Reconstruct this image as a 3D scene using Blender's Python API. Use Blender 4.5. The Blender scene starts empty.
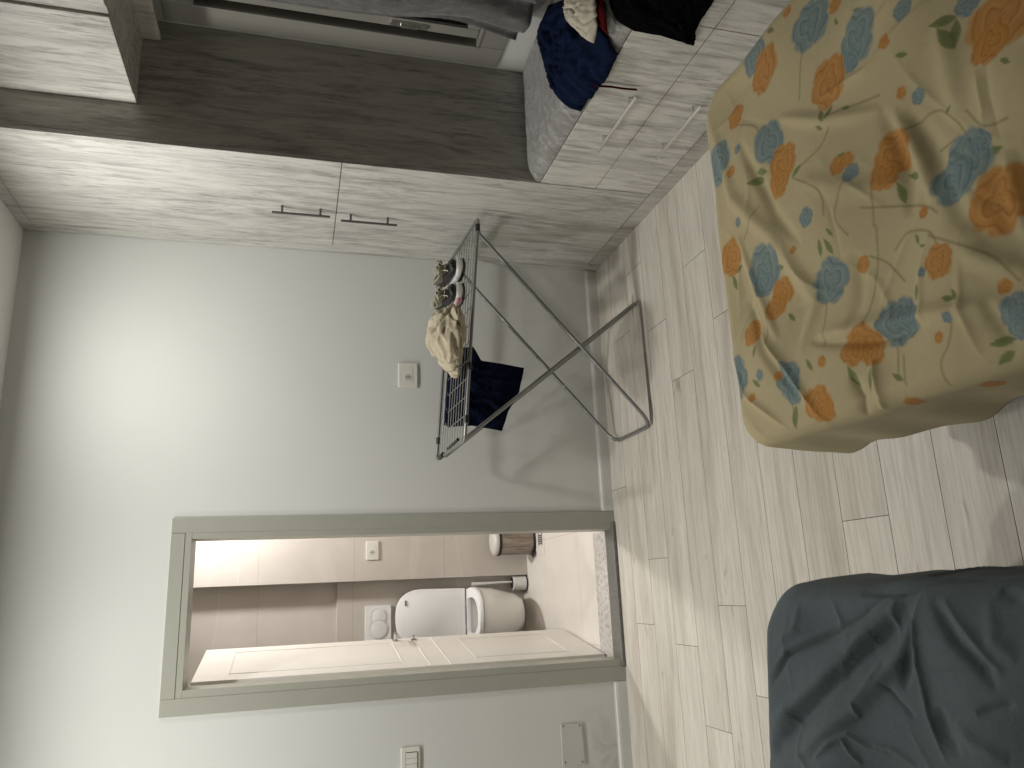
import bpy, bmesh, math, random
import numpy as np
from mathutils import Vector, Matrix, noise
random.seed(7)
S = bpy.context.scene
COL = S.collection
PI = math.pi

# ------------------------------------------------------------------ camera
CH = 1.55; FPX = 769.3
def _rot(y, p, r):
    cy, sy = math.cos(y), math.sin(y); cp, sp = math.cos(p), math.sin(p); cr, sr = math.cos(r), math.sin(r)
    f = np.array([sy*cp, cy*cp, -sp]); rt = np.array([cy, -sy, 0.0]); u = np.cross(rt, f)
    return np.array([cr*rt + sr*u, -sr*rt + cr*u, -f])
RC = _rot(math.radians(15.353), math.radians(15.518), math.radians(1.7226))   # right, up, back of the upright view
def ray(px, py):
    return RC.T @ np.array([384.0-py, 512.0-px, -FPX])
def onx(px, py, X): d = ray(px, py); t = X/d[0]; return Vector((X, d[1]*t, d[2]*t+CH))
def ony(px, py, Y): d = ray(px, py); t = Y/d[1]; return Vector((d[0]*t, Y, d[2]*t+CH))
def onz(px, py, Z): d = ray(px, py); t = (Z-CH)/d[2]; return Vector((d[0]*t, d[1]*t, Z))
def proj(P):                                    # world points (n,3) to photo pixels
    q = (np.asarray(P, float)-np.array([0, 0, CH])) @ RC.T
    u = q[:, 0]/-q[:, 2]*FPX; v = q[:, 1]/-q[:, 2]*FPX
    return 512-v, 384-u, -q[:, 2]

cam_d = bpy.data.cameras.new('camera'); cam = bpy.data.objects.new('camera', cam_d); COL.objects.link(cam)
cam_d.sensor_width = 36; cam_d.lens = FPX/1024*36; cam_d.clip_start = 0.01
r_, u_, b_ = RC
M = Matrix(((-u_[0], r_[0], b_[0], 0), (-u_[1], r_[1], b_[1], 0), (-u_[2], r_[2], b_[2], CH), (0, 0, 0, 1)))
cam.matrix_world = M
S.camera = cam

# ------------------------------------------------------------------ materials
def newmat(name):
    m = bpy.data.materials.new(name); m.use_nodes = True
    nt = m.node_tree; b = nt.nodes['Principled BSDF']
    return m, nt, b
def N(nt, t, **k):
    n = nt.nodes.new(t)
    for a, v in k.items():
        if a in n.inputs.keys(): n.inputs[a].default_value = v
        else: setattr(n, a, v)
    return n
def L(nt, a, b): nt.links.new(a, b)
def coords(nt, scale=(1, 1, 1), rot=(0, 0, 0)):
    tc = N(nt, 'ShaderNodeTexCoord'); mp = N(nt, 'ShaderNodeMapping')
    mp.inputs['Scale'].default_value = scale; mp.inputs['Rotation'].default_value = rot
    L(nt, tc.outputs['Object'], mp.inputs['Vector']); return mp.outputs['Vector']
def ramp(nt, fac, stops, interp='LINEAR'):
    r = N(nt, 'ShaderNodeValToRGB'); r.color_ramp.interpolation = interp
    e = r.color_ramp.elements
    while len(e) < len(stops): e.new(0.5)
    for k, (p, c) in enumerate(stops):
        e[k].position = p; e[k].color = (*c, 1) if len(c) == 3 else c
    L(nt, fac, r.inputs['Fac']); return r.outputs['Color']
def mix(nt, fac, a, b, mode='MIX'):
    m = N(nt, 'ShaderNodeMixRGB', blend_type=mode)
    for s, v in (('Fac', fac), ('Color1', a), ('Color2', b)):
        if hasattr(v, 'is_linked') or hasattr(v, 'links'): L(nt, v, m.inputs[s])
        elif isinstance(v, (int, float)): m.inputs[s].default_value = v
        else: m.inputs[s].default_value = (*v, 1)
    return m.outputs['Color']
def noise_(nt, vec, scale, detail=4, rough=0.55, dist=0.0):
    n = N(nt, 'ShaderNodeTexNoise'); n.inputs['Scale'].default_value = scale
    n.inputs['Detail'].default_value = detail; n.inputs['Roughness'].default_value = rough
    n.inputs['Distortion'].default_value = dist
    L(nt, vec, n.inputs['Vector']); return n.outputs['Fac']
def bump(nt, b, h, strength=0.2, dist=0.01):
    bp = N(nt, 'ShaderNodeBump'); bp.inputs['Strength'].default_value = strength
    bp.inputs['Distance'].default_value = dist
    L(nt, h, bp.inputs['Height']); L(nt, bp.outputs['Normal'], b.inputs['Normal'])
def plain(name, col, rough=0.5, metal=0.0, bs=0.0, bscale=200, var=0.06, spec=None, sheen=0):
    m, nt, b = newmat(name)
    v = coords(nt)
    f = noise_(nt, v, 14, 3)
    c = ramp(nt, f, [(0.3, tuple(x*(1-var) for x in col)), (0.7, tuple(min(1, x*(1+var)) for x in col))])
    L(nt, c, b.inputs['Base Color'])
    b.inputs['Roughness'].default_value = rough; b.inputs['Metallic'].default_value = metal
    if spec is not None: b.inputs['Specular IOR Level'].default_value = spec
    if sheen: b.inputs['Sheen Weight'].default_value = sheen
    if bs: bump(nt, b, noise_(nt, v, bscale, 2), bs, 0.002)
    return m
def wood(name, light, dark, offset=0.0, rough=0.45):
    m, nt, b = newmat(name)
    tc = N(nt, 'ShaderNodeTexCoord'); mp = N(nt, 'ShaderNodeMapping')
    geo = N(nt, 'ShaderNodeNewGeometry')
    mp.inputs['Location'].default_value = (offset, offset*2.3, offset*1.7); mp.inputs['Scale'].default_value = (21, 21, 2.6)
    L(nt, geo.outputs['Position'], mp.inputs['Vector']); v = mp.outputs['Vector']
    mp2 = N(nt, 'ShaderNodeMapping'); mp2.inputs['Scale'].default_value = (95, 95, 9.5); mp2.inputs['Location'].default_value = (offset, 1, 2)
    L(nt, geo.outputs['Position'], mp2.inputs['Vector'])
    mp3 = N(nt, 'ShaderNodeMapping'); mp3.inputs['Scale'].default_value = (4.2, 4.2, 2.6); mp3.inputs['Location'].default_value = (offset*3, 4, offset)
    L(nt, geo.outputs['Position'], mp3.inputs['Vector'])
    big = noise_(nt, v, 1.0, 8, 0.68, 0.6)
    fine = noise_(nt, mp2.outputs['Vector'], 1.0, 5, 0.7, 0.3)
    patch = noise_(nt, mp3.outputs['Vector'], 1.0, 3, 0.5)
    tone = ramp(nt, big, [(0.36, (.62, .62, .62)), (0.50, (.90, .90, .90)), (0.62, (1, 1, 1))])
    dash = ramp(nt, fine, [(0.50, (0, 0, 0)), (0.62, (1, 1, 1))])
    zone = ramp(nt, patch, [(0.40, (.12, .12, .12)), (0.62, (1, 1, 1))])
    mp4 = N(nt, 'ShaderNodeMapping'); mp4.inputs['Scale'].default_value = (34, 34, 3.4); mp4.inputs['Location'].default_value = (offset, 7, 3)
    L(nt, geo.outputs['Position'], mp4.inputs['Vector'])
    streak = ramp(nt, noise_(nt, mp4.outputs['Vector'], 1.0, 7, 0.72, 0.25), [(0.53, (0, 0, 0)), (0.66, (1, 1, 1))])
    m1 = mix(nt, 1.0, dash, zone, 'MULTIPLY'); m2 = mix(nt, 1.0, streak, (.62, .62, .62), 'MULTIPLY')
    f = mix(nt, 1.0, mix(nt, 1.0, m1, (.62, .62, .62), 'MULTIPLY'), m2, 'SCREEN')
    a = mix(nt, 1.0, (1, 1, 1), f, 'SUBTRACT')
    col = mix(nt, f, mix(nt, 1.0, tone, light, 'MULTIPLY'), dark)
    L(nt, col, b.inputs['Base Color']); b.inputs['Roughness'].default_value = rough
    b.inputs['Specular IOR Level'].default_value = 0.35
    bump(nt, b, a, 0.12, 0.002)
    return m

M_wood = wood('whitewashed_wood', (.60, .59, .55), (.20, .19, .17))
M_wood2 = wood('whitewashed_wood_b', (.68, .66, .61), (.22, .205, .185), 3.7)
M_wood_shade = wood('whitewashed_wood_shaded', (.56, .545, .50), (.16, .155, .14), 5.1)  # same wood as the fronts, shade of the side panel put into its colour
M_plinth = wood('grey_wood', (.54, .52, .47), (.24, .23, .205), 1.3)

def mk_wall(name, col, stain=False):
    m, nt, b = newmat(name)
    v = coords(nt)
    f = noise_(nt, v, 1.7, 4, 0.6)
    c = ramp(nt, f, [(0.3, tuple(x*0.965 for x in col)), (0.7, col)])
    if stain:   # damp, yellowed paint low on the wall to the left of the door
        geo = N(nt, 'ShaderNodeNewGeometry'); sp = N(nt, 'ShaderNodeSeparateXYZ'); L(nt, geo.outputs['Position'], sp.inputs[0])
        mz = N(nt, 'ShaderNodeMapRange'); mz.inputs['From Min'].default_value = 0.34; mz.inputs['From Max'].default_value = 0.06
        L(nt, sp.outputs['Z'], mz.inputs['Value'])
        mx = N(nt, 'ShaderNodeMapRange'); mx.inputs['From Min'].default_value = -0.5; mx.inputs['From Max'].default_value = -0.75
        L(nt, sp.outputs['X'], mx.inputs['Value'])
        nn = noise_(nt, v, 9, 5, 0.65, 1.0)
        nr = ramp(nt, nn, [(0.45, (0, 0, 0)), (0.62, (1, 1, 1))])
        k1 = N(nt, 'ShaderNodeMath', operation='MULTIPLY'); L(nt, mz.outputs[0], k1.inputs[0]); L(nt, mx.outputs[0], k1.inputs[1])
        k2 = N(nt, 'ShaderNodeMath', operation='MULTIPLY'); L(nt, k1.outputs[0], k2.inputs[0]); L(nt, nr, k2.inputs[1])
        k3 = N(nt, 'ShaderNodeMath', operation='MULTIPLY'); k3.inputs[1].default_value = .45; L(nt, k2.outputs[0], k3.inputs[0])
        c = mix(nt, k3.outputs[0], c, (.34, .30, .24))
    L(nt, c, b.inputs['Base Color']); b.inputs['Roughness'].default_value = 0.75
    b.inputs['Specular IOR Level'].default_value = 0.25
    bump(nt, b, noise_(nt, v, 90, 3), 0.05, 0.002)
    return m
M_wall = mk_wall('painted_wall', (.66, .665, .635), True)
M_wallp = mk_wall('painted_wall_plain', (.62, .62, .59))
M_wallr = mk_wall('painted_wall_rear', (.30, .295, .28))
M_ceil = mk_wall('ceiling_paint', (.78, .775, .75))
M_casing = plain('door_casing_paint', (.37, .37, .315), 0.4, var=0.02)
M_door = plain('door_leaf_paint', (.80, .765, .71), 0.35, var=0.02)
M_doorline = plain('door_leaf_moulding', (.80, .77, .72), 0.35, var=0.02)
M_base = plain('baseboard_white', (.66, .65, .62), 0.4, var=0.03)
M_steel = plain('brushed_steel', (.74, .73, .70), 0.34, 1.0, 0.15, 300)
M_steeld = plain('dark_steel_bar', (.16, .155, .145), 0.45, 0.8)
M_chrome = plain('chrome', (.62, .61, .60), 0.14, 1.0)
M_rack = plain('grey_lacquered_tube', (.25, .25, .245), 0.32, 0.55)
M_wire = plain('pale_wire', (.42, .42, .41), 0.3, 0.6)
M_black = plain('black_plastic', (.012, .012, .012), 0.4)
M_white = plain('white_ceramic', (.80, .79, .76), 0.12, var=0.01)
M_seat = plain('white_seat_plastic', (.84, .84, .83), 0.25, var=0.01)
M_plate = plain('ivory_plastic', (.72, .71, .64), 0.35, var=0.02)
M_plateg = plain('painted_over_plate', (.57, .57, .53), 0.5, var=0.03)
M_groove = plain('dark_gap', (.05, .045, .04), 0.8)
M_alum = plain('beige_window_profile', (.26, .25, .225), 0.35, var=0.03)
M_dark = plain('dark_window_seal', (.03, .03, .03), 0.6)
M_navy = plain('navy_cotton', (.005, .010, .032), 0.9, 0, 0.35, 260, 0.25, spec=.08)
M_navy2 = plain('dark_navy_cotton', (.003, .005, .018), 0.9, 0, 0.35, 260, 0.25, spec=.08)
M_blk = plain('black_fabric', (.0016, .0016, .002), 0.95, 0, 0.35, 260, 0.2, spec=.05)
M_cord = plain('dark_red_fabric', (.075, .004, .005), 0.9, spec=.1)
M_creamc = plain('cream_fabric', (.55, .50, .40), 0.85, 0, 0.3, 200, 0.12, 0.2)
M_shoef = plain('beige_shoe_fabric', (.36, .35, .27), 0.9, 0, 0.5, 150, 0.15, 0.2)
M_pink = plain('pink_rubber', (.55, .30, .31), 0.6)
M_sole = plain('white_rubber', (.74, .73, .70), 0.5, var=0.03)

def mk_towel():
    m, nt, b = newmat('beige_terry'); v = coords(nt)
    f = noise_(nt, v, 30, 4, 0.6); c = ramp(nt, f, [(0.3, (.43, .37, .265)), (0.7, (.55, .49, .37))])
    L(nt, c, b.inputs['Base Color']); b.inputs['Roughness'].default_value = 0.95
    b.inputs['Specular IOR Level'].default_value = 0.1
    bump(nt, b, noise_(nt, v, 330, 3, 0.7), 0.7, 0.004); return m
M_towel = mk_towel()

def mk_velvet(name='crushed_grey_velvet', q=1.0):
    m, nt, b = newmat(name); v = coords(nt, (1, 1, .45))
    f = noise_(nt, v, 34, 6, 0.7, 0.8); c = ramp(nt, f, [(0.32, (.17*q, .165*q, .16*q)), (0.5, (.25*q, .24*q, .232*q)), (0.68, (.40*q, .39*q, .37*q))])
    L(nt, c, b.inputs['Base Color']); b.inputs['Roughness'].default_value = 0.75
    b.inputs['Sheen Weight'].default_value = 0.3
    bump(nt, b, f, 0.25, 0.004); return m
M_velvet = mk_velvet()
M_drape = mk_velvet('grey_curtain_velvet', .48)

def mk_floor():
    m, nt, b = newmat('laminate_planks')
    at = N(nt, 'ShaderNodeAttribute'); at.attribute_name = 'plank'
    geo = N(nt, 'ShaderNodeNewGeometry')
    ad = N(nt, 'ShaderNodeVectorMath', operation='ADD'); sc = N(nt, 'ShaderNodeVectorMath', operation='SCALE')
    sc.inputs['Scale'].default_value = 37.0; L(nt, at.outputs['Color'], sc.inputs[0])
    L(nt, geo.outputs['Position'], ad.inputs[0]); L(nt, sc.outputs[0], ad.inputs[1])
    def mp(s):
        q = N(nt, 'ShaderNodeMapping'); q.inputs['Scale'].default_value = s; L(nt, ad.outputs[0], q.inputs['Vector']); return q.outputs['Vector']
    big = noise_(nt, mp((1.0, 9, 9)), 1.0, 5, 0.55, 0.7)
    fine = noise_(nt, mp((5, 110, 110)), 1.0, 4, 0.7, 0.4)
    knot = noise_(nt, mp((6, 18, 18)), 1.0, 2, 0.5, 0.5)
    c = ramp(nt, big, [(0.30, (.53, .48, .41)), (0.45, (.64, .60, .53)), (0.58, (.70, .66, .585)), (0.70, (.64, .595, .52))])
    c = mix(nt, 0.32, c, ramp(nt, fine, [(0.36, (.40, .37, .35)), (0.56, (1, 1, 1))]), 'MULTIPLY')
    c = mix(nt, ramp(nt, knot, [(0.68, (0, 0, 0)), (0.80, (.7, .7, .7))]), c, (.24, .20, .16))
    sp = N(nt, 'ShaderNodeSeparateColor'); L(nt, at.outputs['Color'], sp.inputs[0])
    tone = ramp(nt, sp.outputs[0], [(0, (.89, .885, .87)), (1, (1.0, 1.0, 1.0))])
    c = mix(nt, 1.0, c, tone, 'MULTIPLY')
    L(nt, c, b.inputs['Base Color']); b.inputs['Roughness'].default_value = 0.42
    b.inputs['Specular IOR Level'].default_value = 0.4
    bump(nt, b, fine, 0.08, 0.001); return m
M_floor = mk_floor()

def mk_tile(name, c1, c2, axis='wall'):
    m, nt, b = newmat(name); geo = N(nt, 'ShaderNodeNewGeometry')
    v = geo.outputs['Position']
    base = ramp(nt, noise_(nt, v, 2.5, 5, 0.6, 1.0), [(0.3, c1), (0.7, c2)])
    mp = N(nt, 'ShaderNodeMapping'); mp.inputs['Rotation'].default_value = (0.1, 0.62, 0.1); mp.inputs['Scale'].default_value = (.35, 1, 2.0)
    L(nt, v, mp.inputs['Vector'])
    w = noise_(nt, mp.outputs['Vector'], 0.8, 3, 0.45, 0.5)
    vein = ramp(nt, w, [(0.492, (0, 0, 0)), (0.5, (1, 1, 1)), (0.508, (0, 0, 0))])
    c = mix(nt, mix(nt, 1.0, vein, (.33, .33, .33), 'MULTIPLY'), base, (.72, .67, .60))
    s = N(nt, 'ShaderNodeSeparateXYZ'); L(nt, v, s.inputs[0])
    def joints(out, period, off, wd):
        a = N(nt, 'ShaderNodeMath', operation='ADD'); a.inputs[1].default_value = off+period*20; L(nt, out, a.inputs[0])
        p = N(nt, 'ShaderNodeMath', operation='MODULO'); p.inputs[1].default_value = period; L(nt, a.outputs[0], p.inputs[0])
        l = N(nt, 'ShaderNodeMath', operation='LESS_THAN'); l.inputs[1].default_value = wd; L(nt, p.outputs[0], l.inputs[0]); return l.outputs[0]
    if axis == 'wall': j = joints(s.outputs['Z'], 0.59, -1.165+.59, 0.004)
    else:
        j1 = joints(s.outputs['Y'], 0.60, -4.79+.6*0, 0.004); j2 = joints(s.outputs['X'], 0.60, -0.285, 0.004)
        k = N(nt, 'ShaderNodeMath', operation='MAXIMUM'); L(nt, j1, k.inputs[0]); L(nt, j2, k.inputs[1]); j = k.outputs[0]
    kk = N(nt, 'ShaderNodeMath', operation='MULTIPLY'); kk.inputs[1].default_value = 0.35; L(nt, j, kk.inputs[0])
    c = mix(nt, kk.outputs[0], c, (.25, .21, .17))
    L(nt, c, b.inputs['Base Color']); b.inputs['Roughness'].default_value = 0.35; return m
M_tile = mk_tile('beige_veined_tile', (.53, .485, .435), (.60, .555, .505))
M_tilef = mk_tile('beige_floor_tile', (.72, .675, .61), (.79, .745, .68), 'floor')
def mk_stone(name, a, b_, sc):
    m, nt, b = newmat(name); v = coords(nt)
    c = ramp(nt, noise_(nt, v, sc, 6, 0.75, 0.6), [(0.38, a), (0.56, b_)])
    L(nt, c, b.inputs['Base Color']); b.inputs['Roughness'].default_value = 0.3; return m
M_stone = mk_stone('speckled_white_granite', (.36, .33, .31), (.62, .59, .55), 45)
M_thr = mk_stone('grey_threshold_strip', (.10, .098, .088), (.16, .155, .14), 70)
M_can = wood('smoked_wood_print', (.38, .32, .265), (.13, .10, .085), 8.0, 0.3)
M_canlid = plain('matt_grey_lid', (.55, .52, .48), 0.4)

def mk_cloth_attr(name, rough=0.85, weave=900):
    m, nt, b = newmat(name)
    at = N(nt, 'ShaderNodeAttribute'); at.attribute_name = 'print'
    v = coords(nt); f = noise_(nt, v, 60, 3, 0.6)
    c = mix(nt, 0.16, at.outputs['Color'], ramp(nt, f, [(0.3, (.8, .8, .8)), (0.7, (1, 1, 1))]), 'MULTIPLY')
    L(nt, c, b.inputs['Base Color']); b.inputs['Roughness'].default_value = rough
    b.inputs['Specular IOR Level'].default_value = 0.15; b.inputs['Sheen Weight'].default_value = 0.08
    v2 = coords(nt, (1, .3, 1), (0, 0, -.4))
    hh = mix(nt, .5, noise_(nt, v2, 50, 6, 0.7, 0.8), noise_(nt, v, 26, 5, 0.7, 0.6))
    bump(nt, b, hh, 0.38, 0.006); return m
M_floral = mk_cloth_attr('floral_cotton')
def mk_blue():
    m, nt, b = newmat('slate_blue_cotton'); v = coords(nt)
    f = noise_(nt, v, 5, 5, 0.65); c = ramp(nt, f, [(0.3, (.076, .097, .104)), (0.7, (.094, .118, .126))])
    c = mix(nt, 0.3, c, ramp(nt, noise_(nt, v, 220, 2, 0.6), [(0.3, (.7, .7, .7)), (0.7, (1, 1, 1))]), 'MULTIPLY')
    L(nt, c, b.inputs['Base Color']); b.inputs['Roughness'].default_value = 0.85
    b.inputs['Specular IOR Level'].default_value = 0.2; b.inputs['Sheen Weight'].default_value = 0.1
    v2 = coords(nt, (1, .28, 1), (0, 0, .5))
    hh = mix(nt, .5, noise_(nt, v2, 60, 6, 0.7, 0.8), noise_(nt, v, 28, 5, 0.7, 0.6))
    bump(nt, b, hh, 0.8, 0.006); return m
M_blue = mk_blue()
M_mattress = plain('pale_mattress_ticking', (.48, .48, .50), 0.9, 0, 0.2, 120)
def mk_glass():
    m, nt, b = newmat('night_window_glass')
    b.inputs['Base Color'].default_value = (.9, .93, .92, 1); b.inputs['Roughness'].default_value = 0.05
    b.inputs['Transmission Weight'].default_value = 1.0; b.inputs['IOR'].default_value = 1.45
    v = coords(nt); bump(nt, b, noise_(nt, v, 60, 2), 0.05, 0.002); return m
M_glass = mk_glass()
def mk_emit(name, col, s):
    m, nt, b = newmat(name)
    b.inputs['Base Color'].default_value = (.8, .8, .8, 1)
    b.inputs['Emission Color'].default_value = (*col, 1); b.inputs['Emission Strength'].default_value = s; return m

# ------------------------------------------------------------------ mesh helpers
def world_loc(o):
    v = Vector((0, 0, 0))
    while o is not None: v += o.location; o = o.parent
    return v
def obj(name, bm, mat, parent=None, smooth=None, mods=None):
    me = bpy.data.meshes.new(name)
    if parent is not None:
        bmesh.ops.translate(bm, verts=bm.verts, vec=-world_loc(parent))
    bmesh.ops.recalc_face_normals(bm, faces=bm.faces)
    bm.to_mesh(me); bm.free()
    for m in (mat if isinstance(mat, (list, tuple)) else [mat]): me.materials.append(m)
    o = bpy.data.objects.new(name, me); COL.objects.link(o)
    if parent is not None: o.parent = parent
    if smooth is not None:
        me.shade_smooth()
        if smooth < 180: 
            for e in me.edges: pass
            try: me.set_sharp_from_angle(angle=math.radians(smooth))
            except Exception: pass
    return o
def thing(name, label, cat, loc, group=None, kind=None):
    o = bpy.data.objects.new(name, None); COL.objects.link(o); o.location = loc; o.empty_display_size = 0.05
    tag(o, label, cat, group, kind); return o
def tag(o, label=None, cat=None, group=None, kind=None):
    if label: o['label'] = label
    if cat: o['category'] = cat
    if group: o['group'] = group
    if kind: o['kind'] = kind
    return o
def struct(name, bm, mat, smooth=None, label=None, cat=None):
    o = obj(name, bm, mat, None, smooth); o['kind'] = 'structure'
    if label: o['label'] = label
    if cat: o['category'] = cat
    return o
def box(bm, x0, x1, y0, y1, z0, z1, bev=0.0, mi=0, seg=2):
    vs = [bm.verts.new(p) for p in ((x0,y0,z0),(x1,y0,z0),(x1,y1,z0),(x0,y1,z0),(x0,y0,z1),(x1,y0,z1),(x1,y1,z1),(x0,y1,z1))]
    fs = [bm.faces.new([vs[i] for i in f]) for f in ((0,3,2,1),(4,5,6,7),(0,1,5,4),(1,2,6,5),(2,3,7,6),(3,0,4,7))]
    for f in fs: f.material_index = mi
    if bev:
        es = list({e for f in fs for e in f.edges})
        r = bmesh.ops.bevel(bm, geom=es, offset=bev, segments=seg, affect='EDGES', profile=0.5)
        for f in r['faces']: f.material_index = mi
    return vs
def B(*a, **k):
    bm = bmesh.new(); box(bm, *a, **k); return bm
def obox(bm, c, ax, ay, az, hx, hy, hz, bev=0.0):        # oriented box: centre, axes, half sizes
    c = Vector(c); ax, ay, az = (Vector(v).normalized() for v in (ax, ay, az))
    vs = []
    for sz in (-1, 1):
        for sx, sy in ((-1,-1),(1,-1),(1,1),(-1,1)):
            vs.append(bm.verts.new(c+ax*hx*sx+ay*hy*sy+az*hz*sz))
    fs = [bm.faces.new([vs[i] for i in f]) for f in ((0,3,2,1),(4,5,6,7),(0,1,5,4),(1,2,6,5),(2,3,7,6),(3,0,4,7))]
    if bev: bmesh.ops.bevel(bm, geom=list({e for f in fs for e in f.edges}), offset=bev, segments=2, affect='EDGES', profile=.5)
def frames(pts, closed=False):
    n = len(pts); T = []
    for i in range(n):
        a = pts[(i-1) % n] if (closed or i > 0) else pts[i]
        b = pts[(i+1) % n] if (closed or i < n-1) else pts[i]
        T.append((b-a).normalized())
    up = Vector((0, 0, 1)) if abs(T[0].z) < 0.9 else Vector((0, 1, 0))
    nn = (up-T[0]*up.dot(T[0])).normalized(); out = []
    for t in T:
        nn = (nn-t*nn.dot(t)).normalized(); out.append((t, nn, t.cross(nn)))
    return out
def tube(bm, pts, r, seg=10, closed=False, caps=True, ry=None, mi=0):
    pts = [Vector(p) for p in pts]; fr = frames(pts, closed); rings = []
    rr = r if isinstance(r, (list, tuple)) else [r]*len(pts)
    for p, (t, n, b), q in zip(pts, fr, rr):
        qy = q if ry is None else ry
        rings.append([bm.verts.new(p+n*math.cos(2*PI*k/seg)*q+b*math.sin(2*PI*k/seg)*qy) for k in range(seg)])
    m = len(rings)
    for i in range(m if closed else m-1):
        a, c = rings[i], rings[(i+1) % m]
        for k in range(seg):
            f = bm.faces.new((a[k], a[(k+1) % seg], c[(k+1) % seg], c[k])); f.material_index = mi
    if caps and not closed:
        bm.faces.new(rings[0][::-1]).material_index = mi; bm.faces.new(rings[-1]).material_index = mi
def fillet(pts, r, n=6, closed=False):                   # round the corners of a polyline
    pts = [Vector(p) for p in pts]; out = []; m = len(pts)
    for i in range(m):
        if not closed and i in (0, m-1): out.append(pts[i]); continue
        p = pts[i]; a = pts[i-1]; b = pts[(i+1) % m]
        da, db = (a-p), (b-p); ra = min(r, da.length*.49, db.length*.49)
        p0 = p+da.normalized()*ra; p1 = p+db.normalized()*ra
        for k in range(n+1):
            t = k/n; out.append((p0*(1-t)+p*t)*(1-t)+(p*(1-t)+p1*t)*t)
    return out
def lathe(bm, prof, c, axis='z', seg=32, a0=0, a1=2*PI, mi=0):   # prof: (radius, height)
    c = Vector(c); rings = []; full = abs(a1-a0-2*PI) < 1e-6; n = seg if full else seg+1
    for r, hh in prof:
        ring = []
        for k in range(n):
            a = a0+(a1-a0)*k/seg; x, y = r*math.cos(a), r*math.sin(a)
            p = {'z': (x, y, hh), 'y': (x, hh, y), 'x': (hh, x, y)}[axis]
            ring.append(bm.verts.new(c+Vector(p)))
        rings.append(ring)
    for i in range(len(rings)-1):
        for k in range(n if full else n-1):
            k2 = (k+1) % n
            try: bm.faces.new((rings[i][k], rings[i][k2], rings[i+1][k2], rings[i+1][k])).material_index = mi
            except ValueError: pass
    bmesh.ops.remove_doubles(bm, verts=bm.verts, dist=1e-5)
def prism(bm, poly, z0, z1, tf=None):                    # extrude a polygon given in the plane; tf maps (a,b,h)->xyz
    tf = tf or (lambda a, b, h: (a, b, h))
    lo = [bm.verts.new(tf(a, b, z0)) for a, b in poly]; hi = [bm.verts.new(tf(a, b, z1)) for a, b in poly]
    n = len(poly); bm.faces.new(lo[::-1]); bm.faces.new(hi)
    for i in range(n): bm.faces.new((lo[i], lo[(i+1) % n], hi[(i+1) % n], hi[i]))
def rrect(x0, x1, y0, y1, r, n=6):
    out = []
    for cx, cy, a in ((x1-r, y0+r, -PI/2), (x1-r, y1-r, 0), (x0+r, y1-r, PI/2), (x0+r, y0+r, PI)):
        for k in range(n+1):
            t = a+PI/2*k/n; out.append((cx+r*math.cos(t), cy+r*math.sin(t)))
    return out
def bevel_mod(o, w=0.002, seg=2):
    m = o.modifiers.new('bevel', 'BEVEL'); m.width = w; m.segments = seg; m.limit_method = 'ANGLE'; return o

# ------------------------------------------------------------------ room measures
D = 3.645           # wall with the door
H = 2.768           # ceiling
W = 1.651           # front plane of wardrobe and bench
XR = 2.19           # wall with the window
XL = -2.1; YB = -1.7
YW = 2.787          # side panel of the wardrobe

# ---- floor: planks with fine joints
def make_floor():
    pw = 0.1895; PL = 1.372; y00 = 1.755
    known = {0: .146, 1: -.62, 2: .452, 3: -.396, 4: 1.273, 5: .826, 6: 1.114, 7: .095, 8: -.187, 9: .45, -1: .93, -2: -.35, -3: .6}
    vs, fs, cols = [], [], []
    rnd = random.Random(3); g = 0.0009
    k = -19
    while y00+k*pw < D+0.02:
        y0, y1 = y00+k*pw, y00+(k+1)*pw
        j = known.get(k, rnd.uniform(0, PL)); x = j-PL*math.ceil((j-XL)/PL)
        while x < W+0.1:
            a, b = max(x, XL), min(x+PL, W+0.06)
            if b > a:
                c = (rnd.random(), rnd.random(), rnd.random(), 1)
                n = len(vs); zc = 0.0
                yy0, yy1 = max(y0, YB)+g, min(y1, D+0.01)-g
                vs += [(a+g, yy0, zc), (b-g, yy0, zc), (b-g, yy1, zc), (a+g, yy1, zc), (a, yy0-g, -.0025), (b, yy0-g, -.0025), (b, yy1+g, -.0025), (a, yy1+g, -.0025)]
                fs += [(n, n+1, n+2, n+3), (n, n+4, n+5, n+1), (n+1, n+5, n+6, n+2), (n+2, n+6, n+7, n+3), (n+3, n+7, n+4, n)]
                cols += [c]*8
            x += PL
        k += 1
    n = len(vs)
    vs += [(XL-.1, YB-.1, -.003), (W+.06, YB-.1, -.003), (W+.06, D+.01, -.003), (XL-.1, D+.01, -.003)]
    fs += [(n, n+1, n+2, n+3)]; cols += [(0, 0, 0, 1)]*4
    n = len(vs)
    vs += [(p[0], p[1], -.08) for p in vs[n-4:n]]
    fs += [(n+3, n+2, n+1, n)]; cols += [(0, 0, 0, 1)]*4
    me = bpy.data.meshes.new('floor'); me.from_pydata(vs, [], fs)
    ca = me.color_attributes.new('plank', 'FLOAT_COLOR', 'POINT'); ca.data.foreach_set('color', np.array(cols, 'f').ravel())
    me.materials.append(M_floor); me.materials.append(M_groove)
    mi = np.zeros(len(fs), 'i'); mi[-2:] = 1
    for q in range(0, len(fs)-2):
        if q % 5: mi[q] = 1
    me.polygons.foreach_set('material_index', mi)
    o = bpy.data.objects.new('floor', me); COL.objects.link(o); o['kind'] = 'structure'
make_floor()

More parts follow.
